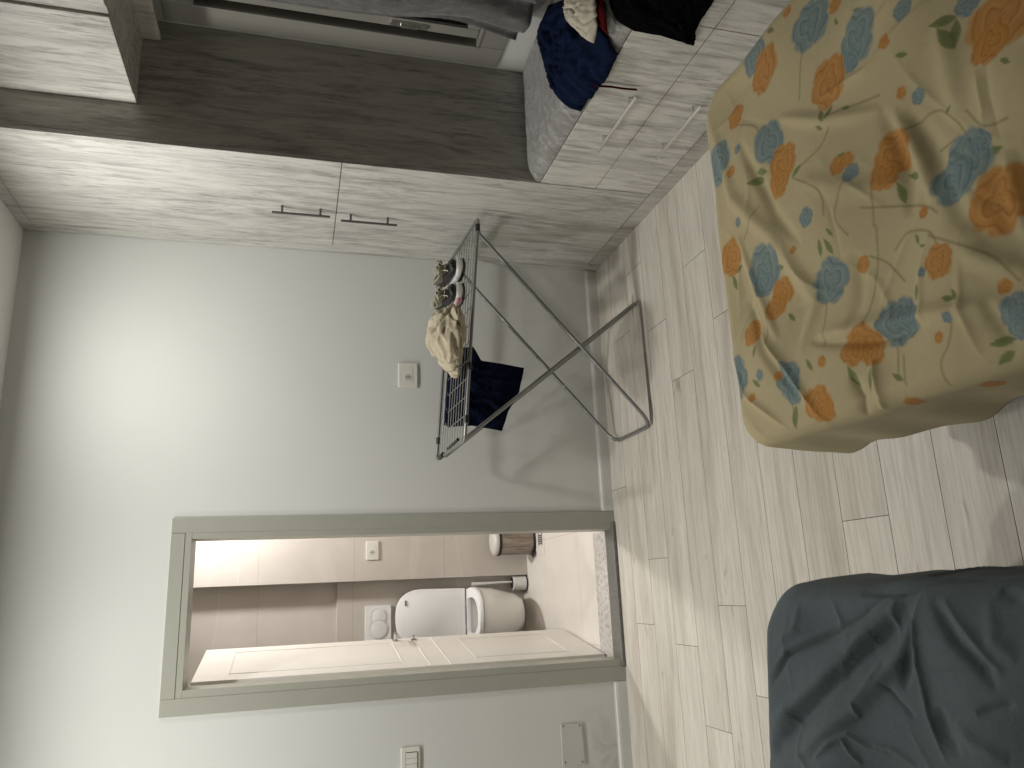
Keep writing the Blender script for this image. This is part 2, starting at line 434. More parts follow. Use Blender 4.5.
# ---- bedroom shell
T = 0.145                                                 # thickness of the wall with the door
OX0, OX1, OZ = -0.387, 0.292, 2.004                       # rough opening
bm = bmesh.new()
box(bm, XL-.1, OX0, D, D+T, -.05, H); box(bm, OX1, XR+.4, D, D+T, -.05, H); box(bm, OX0, OX1, D, D+T, OZ, H)
struct('wall_back', bm, M_wall)
struct('wall_left', B(XL-.1, XL, YB-.1, D, -.05, H), M_wallp)
struct('wall_front', B(XL-.1, XR+.4, YB-.1, YB, -.05, H), M_wallr)
WY0, WY1, WZ0, WZ1 = 1.25, 2.768, 0.76, 2.09              # window opening
bm = bmesh.new()
box(bm, XR, XR+.2, YB-.1, WY0, -.05, H); box(bm, XR, XR+.2, WY1, D, -.05, H)
box(bm, XR, XR+.2, WY0, WY1, -.05, WZ0); box(bm, XR, XR+.2, WY0, WY1, WZ1, H)
struct('wall_right', bm, M_wallp)
struct('ceiling', B(XL-.1, XR+.4, YB-.1, D+T, H, H+.1), M_ceil)

def baseboard(name, x0, x1):
    bm = bmesh.new(); prof = [(0, 0), (-.014, 0), (-.014, .045), (-.011, .055), (-.0045, .060), (-.0035, .064), (0, .064)]
    a = [bm.verts.new((x0, D+p[0], p[1])) for p in prof]; b = [bm.verts.new((x1, D+p[0], p[1])) for p in prof]
    n = len(prof); bm.faces.new(a); bm.faces.new(b[::-1])
    for i in range(n): bm.faces.new((a[i], b[i], b[(i+1) % n], a[(i+1) % n]))
    return struct(name, bm, M_base)
CX0, CX1, CZ = -0.4525, 0.3495, 2.058                     # outer casing
baseboard('baseboard_back', CX1+.002, W-.002)
baseboard('baseboard_left', XL, CX0-.002)

# ---- door frame: casing boards, jambs, threshold
bm = bmesh.new()
f = D-.014
box(bm, OX1-.006, CX1, f, D, 0.0, CZ, .0015); box(bm, CX0, OX0-.001+.002, f, D, 0.0, CZ, .0015)
box(bm, OX0+.0015, OX1-.0075, f, D, OZ-.002, CZ, .0015)
# inner strip, set slightly back, and jamb lining through the wall
for (a, b) in ((OX1-.032, OX1-.0005), (OX0+.0005, OX0+.032)):
    box(bm, a, b, f+.003, D+T+.004, 0.0, OZ-.0305, .0015)
box(bm, OX0+.0005, OX1-.0005, f+.003, D+T+.004, OZ-.030, OZ-.0025, .0015)
struct('trim_1', bm, M_casing)
bm = bmesh.new(); box(bm, OX0+.033-.036, OX1+.004, D-.026, D+.086, -.001, .018, .005, seg=3)
struct('trim_2', bm, M_thr)
bm = bmesh.new(); box(bm, OX0+.033, OX1-.033, D+.095, D+.29, -.03, .002)
struct('trim_3', bm, M_stone)

# ---- bathroom shell
BX0, BX1, BYA, BYN, BYF = -1.15, 1.15, D+T, 5.20, 5.335
struct('floor_bathroom', B(BX0-.1, BX1+.1, D+.0, BYF+.2, -.1, -.0005), M_tilef)
bm = bmesh.new(); box(bm, BX0-.1, BX1+.1, BYF, BYF+.1, 0, 2.5)
box(bm, .079, BX1+.1, BYN, BYF, 0, 2.5)                   # pier to the right of the toilet
struct('wall_bathroom_back', bm, M_tile)
struct('wall_bathroom_ledge', B(BX0, .0785, BYF-.03, BYF-.0005, 0, 1.268, .002), M_tile)
struct('wall_bathroom_right', B(BX1, BX1+.1, D+T, BYN, 0, 2.5), M_tile)
struct('wall_bathroom_left', B(BX0-.1, BX0, D+T, BYF, 0, 2.5), M_tile)
bm = bmesh.new()
box(bm, BX0, OX0-.03, D+T+.0005, D+T+.012, 0, 2.5); box(bm, OX1+.03, BX1, D+T+.0005, D+T+.012, 0, 2.5); box(bm, OX0-.03, OX1+.03, D+T+.0005, D+T+.012, OZ+.03, 2.5)
struct('wall_bathroom_front', bm, M_tile)
struct('ceiling_bathroom', B(BX0-.1, BX1+.1, D+T, BYF+.1, 2.5, 2.6), M_ceil)

# ---- door leaf, open into the bathroom
hx, hy = -0.346, D+T+.065
ang = math.atan2(-.250+.346, 4.474-hy)                    # leaf direction from +y towards +x
LU = Vector((math.sin(ang), math.cos(ang), 0)); LN = Vector((math.cos(ang), -math.sin(ang), 0)); LZ = Vector((0, 0, 1))
LW = .635
door = thing('door_1', None, None, (hx, hy, 0)); door['kind'] = 'structure'
def lp(u, z, n=0.0): return Vector((hx, hy, 0))+LU*u+LZ*z+LN*n
bm = bmesh.new(); obox(bm, lp(LW/2, (.012+1.968)/2, -.0175), LU, LN, LZ, LW/2, .0175, (1.968-.012)/2, .0015)
leaf = obj('door_leaf', bm, M_door, door)
bm = bmesh.new()
def line_rect(u0, u1, z0, z1, w=.004):                     # applied thin moulding lines
    for (a, b, c, d) in ((u0, u1, z0, z0+w), (u0, u1, z1-w, z1), (u0, u0+w, z0+w, z1-w), (u1-w, u1, z0+w, z1-w)):
        obox(bm, lp((a+b)/2, (c+d)/2, .0007), LU, LN, LZ, (b-a)/2, .0014, (d-c)/2, .0005)
line_rect(.10, .535, 1.02, 1.82); line_rect(.10, .535, .17, .66)
for z in (.80, .90): obox(bm, lp(LW/2, z, .0007), LU, LN, LZ, LW/2-.005, .0014, .0025, .0005)
obj('panel_moulding', bm, M_doorline, door)
bm = bmesh.new()
for s in (0,):
    c = lp(LW-.055, 1.02, 0)
    obox(bm, c+LN*.004+LZ*(-.02), LU, LN, LZ, .016, .004, .016, .003)
    tube(bm, [c+LN*.004-LZ*.02, c+LN*.045-LZ*.02], .009, 12)
    tube(bm, fillet([c+LN*.045-LZ*.02+LU*.006, c+LN*.047-LZ*.02-LU*.02, c+LN*.047-LZ*.02-LU*.115], .01), .0085, 10)
obj('door_handle', bm, M_chrome, door, 40)
bm = bmesh.new(); c = lp(LW-.055, .90, 0)
obox(bm, c+LN*.003, LU, LN, LZ, .016, .003, .016, .002); tube(bm, [c+LN*.003, c+LN*.02], .006, 10)
obox(bm, c+LN*.022, LU, LN, LZ, .013, .003, .006, .002)
obj('lock_turn', bm, M_chrome, door, 40)

# ------------------------------------------------------------------ wardrobe
WT = H-.002
wd = thing('wardrobe', 'tall whitewashed wood corner wardrobe with two steel bar handles', 'wardrobe', (W+.25, (YW+D)/2, 0))
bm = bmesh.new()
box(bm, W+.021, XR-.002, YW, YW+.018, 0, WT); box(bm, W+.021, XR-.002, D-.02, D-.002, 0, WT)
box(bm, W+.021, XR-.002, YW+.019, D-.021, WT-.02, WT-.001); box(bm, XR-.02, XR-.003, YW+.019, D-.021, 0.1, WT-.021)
obj('body', bm, M_wood_shade, wd)
YF = 3.555
obj('filler_strip', B(W+.003, W+.021, YF+.002, D-.002, .0, WT, .001), M_wood, wd)
obj('top_strip', B(W+.002, W+.0205, YW, YF, H-.052, WT, .001), M_wood, wd)
obj('plinth', B(W+.004, W+.02, YW, YF, 0, .073, .001), M_plinth, wd)
def bar_handle(p0, p1, parent, out=Vector((-1, 0, 0)), off=.035, r=.006, mat=None, inset=.17, post=.005):
    bm = bmesh.new(); p0 = Vector(p0)+out*off; p1 = Vector(p1)+out*off
    tube(bm, [p0, p1], r, 12)
    for t in (inset, 1-inset):
        q = p0.lerp(p1, t); tube(bm, [q-out*(off-.0005), q], post, 10)
    return obj('handle', bm, mat or M_steel, parent, 40)
ZS = 1.408
for (z0, z1, hz) in ((ZS+.0015, H-.054, (1.436, 1.682)), (.077, ZS-.0015, (1.137, 1.387))):
    d = obj('door', B(W+.002, W+.020, YW+.0005, YF-.001, z0, z1, .0012), M_wood, wd)
    bar_handle((W+.002, 3.19 if z0 > 1 else 3.217, hz[0]), (W+.002, 3.19 if z0 > 1 else 3.217, hz[1]), d, mat=M_steeld, r=.0055)
d0 = None

# ------------------------------------------------------------------ bench of drawers
BZ = .586; BY0 = .55
bn = thing('drawer_bench', 'low whitewashed wood bench of wide drawers under the window', 'bench', (W+.27, 1.7, 0))
bm = bmesh.new()
box(bm, W+.021, XR-.002, BY0, YW-.001, BZ-.02, BZ); box(bm, W+.021, XR-.002, BY0, BY0+.018, 0, BZ-.02)
box(bm, W+.021, XR-.002, YW-.02, YW-.002, 0, BZ-.02); box(bm, XR-.02, XR-.003, BY0+.019, YW-.021, .08, BZ-.021)
box(bm, W+.021, XR-.021, 1.765, 1.782, .08, BZ-.021)
obj('body', bm, M_wood2, bn)
obj('plinth', B(W+.004, W+.02, BY0, YW-.001, 0, .073, .001), M_plinth, bn)
for (y0, y1) in ((1.7745, YW-.003), (BY0, 1.7715)):
    for (z0, z1, hz) in ((.335, BZ-.0035, .455), (.077, .3315, .205)):
        d = obj('drawer', B(W+.002, W+.020, y0, y1, z0, z1, .0012), M_wood2, bn)
        if y0 > 1: bar_handle((W+.002, 2.10, hz), (W+.002, 2.455, hz), d, r=.006, inset=.16)
        else: bar_handle((W+.002, 1.0, hz), (W+.002, 1.355, hz), d, r=.006, inset=.16)

# ------------------------------------------------------------------ overhead cabinet
XC = 1.806; ZC = 2.165; OB0 = .5
oc = thing('overhead_cabinet', 'whitewashed wall cabinet hanging high above the window beside the wardrobe', 'cabinet', (XC+.18, 1.9, ZC))
bm = bmesh.new()
box(bm, XC+.019, XR-.002, OB0, YW-.002, ZC, ZC+.018); box(bm, XC+.02, XR-.002, OB0, YW-.002, WT-.02, WT)
box(bm, XC+.019, XR-.002, YW-.02, YW-.003, ZC+.018, WT-.02); box(bm, XC+.02, XR-.002, OB0, OB0+.018, ZC+.018, WT-.02)
box(bm, XC+.02, XR-.002, 2.275, 2.292, ZC+.018, WT-.02)
obj('body', bm, M_wood2, oc)
obj('filler_strip', B(XC+.006, XC+.018, 2.722, YW-.003, ZC-.0005, WT, .001), M_wood2, oc)
for (y0, y1) in ((2.314, 2.718), (1.72, 2.268), (1.16, 1.716), (.55, 1.156)):
    obj('door', B(XC-.002, XC+.0175, y0, y1, ZC-.001, WT-.003, .002), M_wood, oc)
obj('filler_strip', B(XC+.0075, XC+.018, 2.270, 2.312, ZC-.0005, WT, .0005), M_plinth, oc)
obj('valance', B(2.098, 2.114, OB0, YW-.003, 2.10, ZC-.0005, .001), M_wood2, oc)
obj('curtain_track', B(2.135, 2.165, OB0, YW-.01, 2.145, ZC-.0005, .001), M_plate, oc)

# ------------------------------------------------------------------ window
win = thing('window_1', None, None, (XR, 2.0, WZ0)); win['kind'] = 'structure'
def frame_yz(bm, x0, x1, y0, y1, z0, z1, w, bev=.003):
    box(bm, x0, x1, y0, y0+w, z0, z1, bev); box(bm, x0, x1, y1-w, y1, z0, z1, bev)
    box(bm, x0, x1, y0+w+.0005, y1-w-.0005, z0, z0+w, bev); box(bm, x0, x1, y0+w+.0005, y1-w-.0005, z1-w, z1, bev)
bm = bmesh.new(); frame_yz(bm, XR-.012, XR+.06, WY0+.001, WY1-.001, WZ0+.001, WZ1-.001, .118)
obj('window_frame', bm, M_alum, win)
bm = bmesh.new(); frame_yz(bm, XR-.018, XR+.0, WY0+.106, WY1-.106, WZ0+.106, WZ1-.106, .012, .003)
obj('frame_bead', bm, M_alum, win)
def sash(y0, y1, x, latch):
    z0, z1 = WZ0+.12, WZ1-.12
    bm = bmesh.new(); frame_yz(bm, x, x+.026, y0, y1, z0, z1, .05, .004)
    s = obj('window_sash', bm, M_alum, win)
    bm = bmesh.new(); frame_yz(bm, x+.006, x+.020, y0+.051, y1-.051, z0+.051, z1-.051, .007, .001)
    obj('seal', bm, M_dark, s)
    obj('pane', B(x+.011, x+.015, y0+.0585, y1-.0585, z0+.0585, z1-.0585), M_glass, s)
    if latch:
        bm = bmesh.new(); yc = y1-.026
        prism(bm, rrect(yc-.012, yc+.012, 1.09, 1.24, .010), x-.010, x-.0005, lambda a, b, h: (h, a, b))
        prism(bm, rrect(yc-.007, yc+.007, 1.13, 1.20, .006), x-.018, x-.010, lambda a, b, h: (h, a, b))
        obj('latch', bm, M_steel, s)
sash(2.0, WY1-.142, XR+.004, True); sash(WY0+.10, 2.05, XR+.032, False)
# raised shutter behind the glass: closed slats
bm = bmesh.new()
zz = WZ0+.02
while zz < WZ1-.02:
    box(bm, XR+.13, XR+.142, WY0+.002, WY1-.002, zz, min(zz+.043, WZ1-.003), .004); zz += .045
obj('roller_shutter', bm, M_dark, win)

# ------------------------------------------------------------------ curtain
def make_curtain():
    bm = bmesh.new(); ny, nz = 260, 60; g = []
    for j in range(nz+1):
        t = j/nz; row = []
        for i in range(ny+1):
            s = i/ny
            zb = .757-.018*math.sin(s*14)-.012*s
            z = zb+(2.143-zb)*t
            edge = 2.500-.060*math.exp(-((t-.18)/.14)**2)+.05*t
            y = edge-(edge-1.02)*s
            a = .004+.020*(1-t)**.8
            x = 2.148-.060*(1-t)**.8+a*math.sin(s*52+1.2*math.sin(s*9)+.6*math.sin(t*4))+.008*math.sin(s*110+t*2)+.010*noise.noise(Vector((s*12, t*4, 2)))
            if s < .03: x += .012*(1-s/.03)
            row.append(bm.verts.new((x, y, z)))
        g.append(row)
    for j in range(nz):
        for i in range(ny): bm.faces.new((g[j][i], g[j][i+1], g[j+1][i+1], g[j+1][i]))
    o = obj('curtain', bm, M_drape, None, 180)
    m = o.modifiers.new('thick', 'SOLIDIFY'); m.thickness = .003
    tag(o, 'grey crushed velvet curtain hanging in front of the window', 'curtain')
make_curtain()

# ------------------------------------------------------------------ bench cushion
CY0, CY1, CXF, CXB, CTOP = .60, YW-.006, W+.004, XR-.018, .652
def cush_top(x, y):                                        # padded upper surface
    dx = min(1, max(0, (x-CXF)/.075)); dy = min(1, max(0, (CY1-y)/.06))
    e = math.sqrt(max(0, 1-(1-dx)**2))*(0.62+.38*math.sqrt(max(0, 1-(1-dy)**2)))
    return BZ+.006+(CTOP-BZ-.006)*e+.004*math.sin(y*6)*e
def make_cushion():
    bm = bmesh.new(); xs = [CXF+(CXB-CXF)*(i/40)**1.4 for i in range(41)]; ys = [CY0+(CY1-CY0)*j/150 for j in range(151)]
    top = [[bm.verts.new((x, y, cush_top(x, y)+.0025*noise.noise(Vector((x*18, y*18, 0))))) for x in xs] for y in ys]
    bot = [[bm.verts.new((x, y, BZ+.001)) for x in (xs[0], xs[-1])] for y in (ys[0], ys[-1])]
    for j in range(150):
        for i in range(40): bm.faces.new((top[j][i], top[j][i+1], top[j+1][i+1], top[j+1][i]))
    a, b, c, d = bot[0][0], bot[0][1], bot[1][1], bot[1][0]
    bm.faces.new((a, d, c, b))
    bm.faces.new([a]+[top[0][i] for i in range(41)]+[b]); bm.faces.new([c]+[top[150][i] for i in range(40, -1, -1)]+[d])
    bm.faces.new([d]+[top[j][0] for j in range(150, -1, -1)]+[a]); bm.faces.new([b]+[top[j][40] for j in range(151)]+[c])
    o = obj('bench_cushion', bm, M_velvet, None, 50)
    tag(o, 'flat grey velvet seat cushion lying on the drawer bench', 'cushion')
make_cushion()

# ------------------------------------------------------------------ clothes on the bench
def prof(s, y, lift):
    """unfolded distance s: positive = on the cushion (from its front), negative = hanging down the drawer fronts"""
    if s >= 0:
        x = CXF+s; z = cush_top(x, y)
        e = .002; zx = (cush_top(x+e, y)-cush_top(max(CXF, x-e), y))/(2*e)
        n = Vector((-min(zx, 1.4), 0, 1)).normalized()
        return Vector((x, y, z))+n*lift
    d = -s
    if d < .02: return Vector((CXF-.010-lift, y, BZ+.006-d))
    return Vector((CXF-.010-lift, y, BZ+.006-d))
_SG = None
def sgrid():
    global _SG
    if _SG is None:
        ss = np.arange(-.30, .52, .005); yy = np.arange(1.2, 2.77, .005)
        P = np.array([tuple(prof(s, y, .012)) for s in ss for y in yy]); u, v, _ = proj(P)
        _SG = (u, v, np.repeat(ss, len(yy)), np.tile(yy, len(ss)))
    return _SG
def spt(px, py):
    u, v, ss, yy = sgrid(); k = np.argmin((u-px)**2+(v-py)**2); return (ss[k], yy[k])
def poly_at(pl, t):
    L_ = [0]
    for a, b in zip(pl, pl[1:]): L_.append(L_[-1]+math.hypot(a[0]-b[0], a[1]-b[1]))
    x = t*L_[-1]
    for i in range(len(pl)-1):
        if x <= L_[i+1] or i == len(pl)-2:
            q = (x-L_[i])/max(1e-9, L_[i+1]-L_[i]); return (pl[i][0]*(1-q)+pl[i+1][0]*q, pl[i][1]*(1-q)+pl[i+1][1]*q)
def coons(bot, top, left, right, u, v):
    b, t, l, r = poly_at(bot, u), poly_at(top, u), poly_at(left, v), poly_at(right, v)
    c00, c10, c01, c11 = bot[0], bot[-1], top[0], top[-1]
    return tuple((1-v)*b[k]+v*t[k]+(1-u)*l[k]+u*r[k]-((1-u)*(1-v)*c00[k]+u*(1-v)*c10[k]+(1-u)*v*c01[k]+u*v*c11[k]) for k in (0, 1))
def garment(name, mat, parent, bot, top, left, right, mapf, bulge, fold, n=(50, 60), seed=0.0, fr=(9, 5), thick=.003, base=.003):
    bm = bmesh.new(); g = []
    for j in range(n[1]+1):
        row = []
        for i in range(n[0]+1):
            u, v = i/n[0], j/n[1]; s, y = coons(bot, top, left, right, u, v)
            e = min(1, 6*min(u, 1-u, v, 1-v))
            hgt = base+bulge*math.sin(PI*u)**.5*math.sin(PI*v)**.5
            f_ = noise.noise(Vector((u*fr[0]+seed+1.5*noise.noise(Vector((u*3, v*3, seed))), v*fr[1], seed)))
            hgt += fold*(1-abs(f_)*2.4)*(.35+.65*e)+fold*.5*noise.noise(Vector((u*22, v*22, seed)))*e
            row.append(bm.verts.new(mapf(s, y, max(.002, hgt))))
        g.append(row)
    for j in range(n[1]):
        for i in range(n[0]): bm.faces.new((g[j][i], g[j][i+1], g[j+1][i+1], g[j+1][i]))
    o = obj(name, bm, mat, parent, 180)
    m = o.modifiers.new('thick', 'SOLIDIFY'); m.thickness = thick; m.offset = 1
    return o
P_ = lambda l: [spt(*p) for p in l]
nv = garment('navy_shirt', M_navy, None,
        P_([(533, 0), (534, 30), (546, 62), (554, 84), (560, 99)]), P_([(604, 2), (600, 28), (608, 40), (616, 50), (606, 76)]),
        P_([(533, 0), (570, 0), (604, 2)]), P_([(560, 99), (571, 106), (578, 111), (590, 97), (606, 76)]), prof, .035, .020, seed=4.2, fr=(3, 9))
tag(nv, 'crumpled dark navy garment on the grey bench cushion', 'clothing')
def prof_hi(s, y, l): return prof(s, y, l+.05)
wh = garment('white_cloth', M_creamc, None,
        P_([(580, -4), (579, 12), (584, 26)]), P_([(610, -4), (610, 8), (609, 22)]), P_([(580, -4), (595, -6), (610, -4)]), P_([(584, 26), (594, 35), (604, 38), (609, 22)]),
        prof_hi, .022, .016, n=(30, 30), seed=9.1, fr=(5, 5))
tag(wh, 'small crumpled off white cloth lying on top of the navy garment', 'cloth')
bk = garment('black_shirt', M_blk, None,
        P_([(607, -6), (618, 22), (632, 29), (660, 36), (694, 46)]), P_([(724, -14), (716, -4), (711, 6), (700, 22), (694, 34)])[:5],
        P_([(607, -6), (660, -30), (724, -14)]), P_([(694, 46), (695, 40), (694, 34)]), prof, .012, .010, seed=1.3, fr=(4, 7))
tag(bk, 'black garment hanging over the front edge of the drawer bench', 'clothing')
rb = garment('red_cloth', M_cord, None,
        P_([(603, -4), (605, 10), (609, 26)]), P_([(611, -4), (614, 14), (615, 31)]), P_([(603, -4), (611, -4)]), P_([(609, 26), (615, 31)]),
        lambda s, y, l: prof(s, y, l+.036), .010, .006, n=(20, 10), seed=2.0)
tag(rb, 'dark red strip of cloth between the white cloth and the black garment', 'cloth')
bm = bmesh.new(); cy = 2.093; zt = .60
path = [(W+.03, cy+.03, .640), (W-.005, cy+.012, .615), (W-.014, cy+.003, .585), (W-.012, cy, .55), (W-.011, cy+.003, .51), (W-.011, cy-.002, .455)]
tube(bm, fillet(path, .02, 4), .0062, 8, ry=.0030)
cd = obj('drawstring', bm, M_cord, nv, 60); cd['label'] = 'dark red drawstring'

# ------------------------------------------------------------------ bed sheets
def sheet(name, mat, x0, x1, y1, yfar, top, rc, r, drop, dense_y, folds, res=.003, radial=0.0, flare=.12, shear=0.0, noise_amp=.004, left_drop=None, seed=0.0, creases=(), dropv=None):
    """cloth over a mattress: rounded plan rectangle, rounded shoulder, hanging skirt; s,t are its flat coordinates"""
    Lx = drop
    ss = np.arange(x0-Lx, x1+Lx+res, res); tt = np.concatenate([np.arange(yfar, dense_y, .02), np.arange(dense_y, y1+Lx+res, res)])
    Sg, Tg = np.meshgrid(ss, tt)
    ri = rc-r                                              # inner rounded rect (flat part) corner radius
    ax0, ax1, ay1 = x0+rc, x1-rc, y1-rc
    qx = np.clip(Sg, ax0, ax1); qy = np.minimum(Tg, ay1)
    dx, dy = Sg-qx, Tg-qy; dist = np.hypot(dx, dy)+1e-9; nx, ny = dx/dist, dy/dist
    d = dist-ri
    if dropv is not None: pass
    out = np.maximum(d, 0)
    arc = r*PI/2; a = np.clip(out/r, 0, PI/2); rest = np.maximum(out-arc, 0)
    h = np.where(d < 0, d, r*np.sin(a)+rest*flare); v = np.where(d < 0, 0, r*(1-np.cos(a))+rest*(1-flare*.5))
    fx, fy = qx+nx*(ri+h), qy+ny*(ri+h); fz = top-v
    sh_ = lambda x_, y_: y_+shear*np.maximum(0, x1-.05-x_)*np.clip((y_-.8)/.7, 0, 1.1)
    fy = sh_(fx, fy)
    na = np.where(d < 0, 0, a); Nx, Ny, Nz = nx*np.sin(na), ny*np.sin(na), np.cos(na)
    H_ = np.zeros_like(Sg); side = 1-.72*np.clip((d+.05)/.07, 0, 1)
    U, V, DP = proj(np.stack([fx.ravel(), fy.ravel(), fz.ravel()], 1))
    def st(px, py):                                        # nearest sheet point seen at that place (the front-most one)
        q = (U-px)**2+(V-py)**2; k = np.argmin(np.where(q < q.min()+9, DP*40+q, 1e9)); return np.array([Sg.ravel()[k], Tg.ravel()[k]])
    for (pl, w, amp, sharp) in folds:                      # each fold: a polyline ridge (+) or valley (-)
        P = [st(*p) for p in pl]; best = np.full(Sg.shape, 9.0); par = np.zeros_like(Sg)
        tot = sum(np.linalg.norm(b-a_) for a_, b in zip(P, P[1:])); acc = 0
        for a_, b in zip(P, P[1:]):
            ab = b-a_; l2 = ab@ab+1e-9; k = np.clip(((Sg-a_[0])*ab[0]+(Tg-a_[1])*ab[1])/l2, 0, 1)
            sd = np.hypot(Sg-a_[0]-k*ab[0], Tg-a_[1]-k*ab[1]); cr = np.where((Sg-a_[0])*ab[1]-(Tg-a_[1])*ab[0] >= 0, 1.0, -1.0)
            m = sd < np.abs(best); best = np.where(m, sd*cr, best); par = np.where(m, (acc+k*math.sqrt(l2))/tot, par); acc += math.sqrt(l2)
        endf = np.clip(np.minimum(par, 1-par)*4, 0, 1)**.6
        ww = w*(.55+.45*endf)
        q = best/ww
        if sharp: prof_ = np.exp(-np.abs(q)**1.2*1.4)
        else: prof_ = np.exp(-q*q)
        H_ += amp*endf*prof_*(.45+.55*side)
    rng = np.random.RandomState(int(seed*10)+5)
    for k in range(26):                                    # soft undulation of loose cloth
        f_ = rng.uniform(4, 38); an = rng.uniform(0, PI); ph = rng.uniform(0, 6.28)
        H_ += side*noise_amp/(f_**.62)*1.1*np.sin(f_*(Sg*math.cos(an)+Tg*math.sin(an))+ph+1.3*np.sin(f_*.31*(Sg*math.sin(an)-Tg*math.cos(an))+ph*2))
    for k in range(55):                                    # short random creases
        c = (rng.uniform(x0, x1), rng.uniform(max(dense_y-.1, yfar), y1)); an = rng.uniform(0, PI); ln = rng.uniform(.04, .13)
        u1 = (Sg-c[0])*math.cos(an)+(Tg-c[1])*math.sin(an); v1 = -(Sg-c[0])*math.sin(an)+(Tg-c[1])*math.cos(an)+rng.uniform(-3, 3)*u1*u1
        H_ += side*rng.uniform(-.6, 1)*noise_amp*.5*np.exp(-(u1/ln)**2-(np.abs(v1)/.008)**1.5)
    if radial:                                             # gathers where the skirt turns the corner
        th = np.arctan2(ny, nx); hang = np.clip(rest/.05, 0, 1)
        H_ += radial*hang*(np.sin(Sg*38+np.sin(Tg*9)*1.5)*.6*np.abs(ny)+np.sin(Tg*34+1)*.6*np.abs(nx)+.8*np.sin(th*9)*(np.abs(nx*ny)*2))
    X, Y, Z = fx+Nx*H_, fy+Ny*H_, fz+Nz*H_
    nr, nc = Sg.shape; idx = np.arange(nr*nc).reshape(nr, nc)
    quads = np.stack([idx[:-1, :-1], idx[:-1, 1:], idx[1:, 1:], idx[1:, :-1]], -1).reshape(-1, 4)
    # hem: leave out cloth that lies beyond the hem line
    hem = left_drop(Sg, Tg, d) if left_drop else (d < drop)
    keep = hem.ravel()[quads].all(1); quads = quads[keep]
    used = np.unique(quads); remap = np.full(nr*nc, -1); remap[used] = np.arange(len(used)); quads = remap[quads]
    co = np.stack([X.ravel(), Y.ravel(), Z.ravel()], 1)[used]
    me = bpy.data.meshes.new(name); me.vertices.add(len(co)); me.vertices.foreach_set('co', co.astype('f').ravel())
    me.loops.add(quads.size); me.loops.foreach_set('vertex_index', quads.astype('i').ravel())
    me.polygons.add(len(quads)); me.polygons.foreach_set('loop_start', np.arange(0, quads.size, 4, dtype='i')); me.update(calc_edges=True)
    me.materials.append(mat); me.shade_smooth()
    o = bpy.data.objects.new(name, me); COL.objects.link(o)
    m = o.modifiers.new('thick', 'SOLIDIFY'); m.thickness = .002; m.offset = -1
    return o, me, Sg.ravel()[used], Tg.ravel()[used], st

def bed_base(root, x0, x1, y0, y1, ztop, mat_side):
    i = .035
    bm = bmesh.new(); prism(bm, rrect(x0+i, x1-i, y0+i, y1-i, .10, 10), .30, ztop-.062)
    o = obj('mattress', bm, mat_side, root, 50); bevel_mod(o, .02, 4)
    obj('bed_base', B(x0+.035, x1-.035, y0+.04, y1-.045, .09, .298, .012), mat_side, root)
    for (a, b) in ((x0+.09, y0+.1), (x1-.09, y0+.1), (x0+.09, y1-.12), (x1-.09, y1-.12)):
        bm = bmesh.new(); lathe(bm, [(0, 0), (.022, 0), (.028, .09), (0, .09)], (a, b, 0), seg=16); obj('leg', bm, M_black, root, 40)

# ---- floral bed
FX0, FX1, FY1, FTOP = .285, 1.255, 1.615, .525
def hem_f(Sg, Tg, d):
    cut = .235+.018*np.sin(Tg*17+1.0)+.010*np.sin(Sg*21)
    cut = cut+.055*np.exp(-((Tg-1.70)/.07)**2)*(Sg < .33)-.05*np.clip((1.15-Tg)/.3, 0, 1)
    return d < cut
folds_f = [
  ([(705,110),(735,200),(770,235),(810,300),(800,360)], .020, .010, 0),
  ([(742,140),(775,215),(800,245)], .016, -.010, 0),
  ([(760,330),(790,370),(835,425)], .013, .012, 1),
  ([(745,300),(765,350),(800,400)], .013, -.009, 0),
  ([(725,350),(745,395),(790,430)], .011, .009, 1),
  ([(815,335),(870,325),(925,315),(1010,303)], .018, .010, 0),
  ([(810,342),(870,340),(930,322)], .012, -.012, 0),
  ([(850,375),(863,398),(868,415)], .014, -.014, 1),
  ([(870,360),(880,395),(885,410)], .014, .012, 1),
  ([(905,105),(935,160),(960,215),(990,240)], .018, -.008, 0),
  ([(890,110),(915,160),(930,200)], .016, .010, 0),
  ([(985,60),(995,110),(1000,140)], .010, -.003, 1),
  ([(975,70),(985,110),(985,130)], .010, .004, 1),
  ([(960,250),(1000,265),(1024,270)], .018, .009, 0),
  ([(820,100),(870,70),(905,30),(935,0)], .012, .008, 1),
  ([(780,118),(830,120),(880,110)], .014, .008, 0),
  ([(880,110),(900,170),(905,215)], .018, -.009, 0),
  ([(800,180),(850,190),(905,180)], .020, .006, 0),
  ([(940,20),(950,90),(960,120)], .022, .008, 0),
  ([(1005,150),(1010,200),(1024,240)], .016, .008, 0),
  ([(740,235),(752,290),(780,340)], .012, .008, 0),
  ([(850,250),(855,300),(848,335)], .018, -.006, 0),
  ([(985,300),(1005,330),(1024,345)], .014, -.006, 0),
  ([(700,200),(715,260),(722,320),(735,380)], .016, .006, 0)]
fb = thing('floral_bed', 'single bed under a wrinkled cream bedsheet printed with orange and blue roses', 'bed', (.77, .6, 0))
so, sme, FS, FT, fst = sheet('bedsheet', M_floral, FX0, FX1, FY1, -.35, FTOP, .10, .045, .33, .66, folds_f, res=.0027, radial=.006, flare=.06, noise_amp=.009, left_drop=hem_f, seed=1.0)
so.location = -fb.location; so.parent = fb
bed_base(fb, FX0+.01, FX1-.01, -.33, FY1-.01, FTOP, M_mattress)

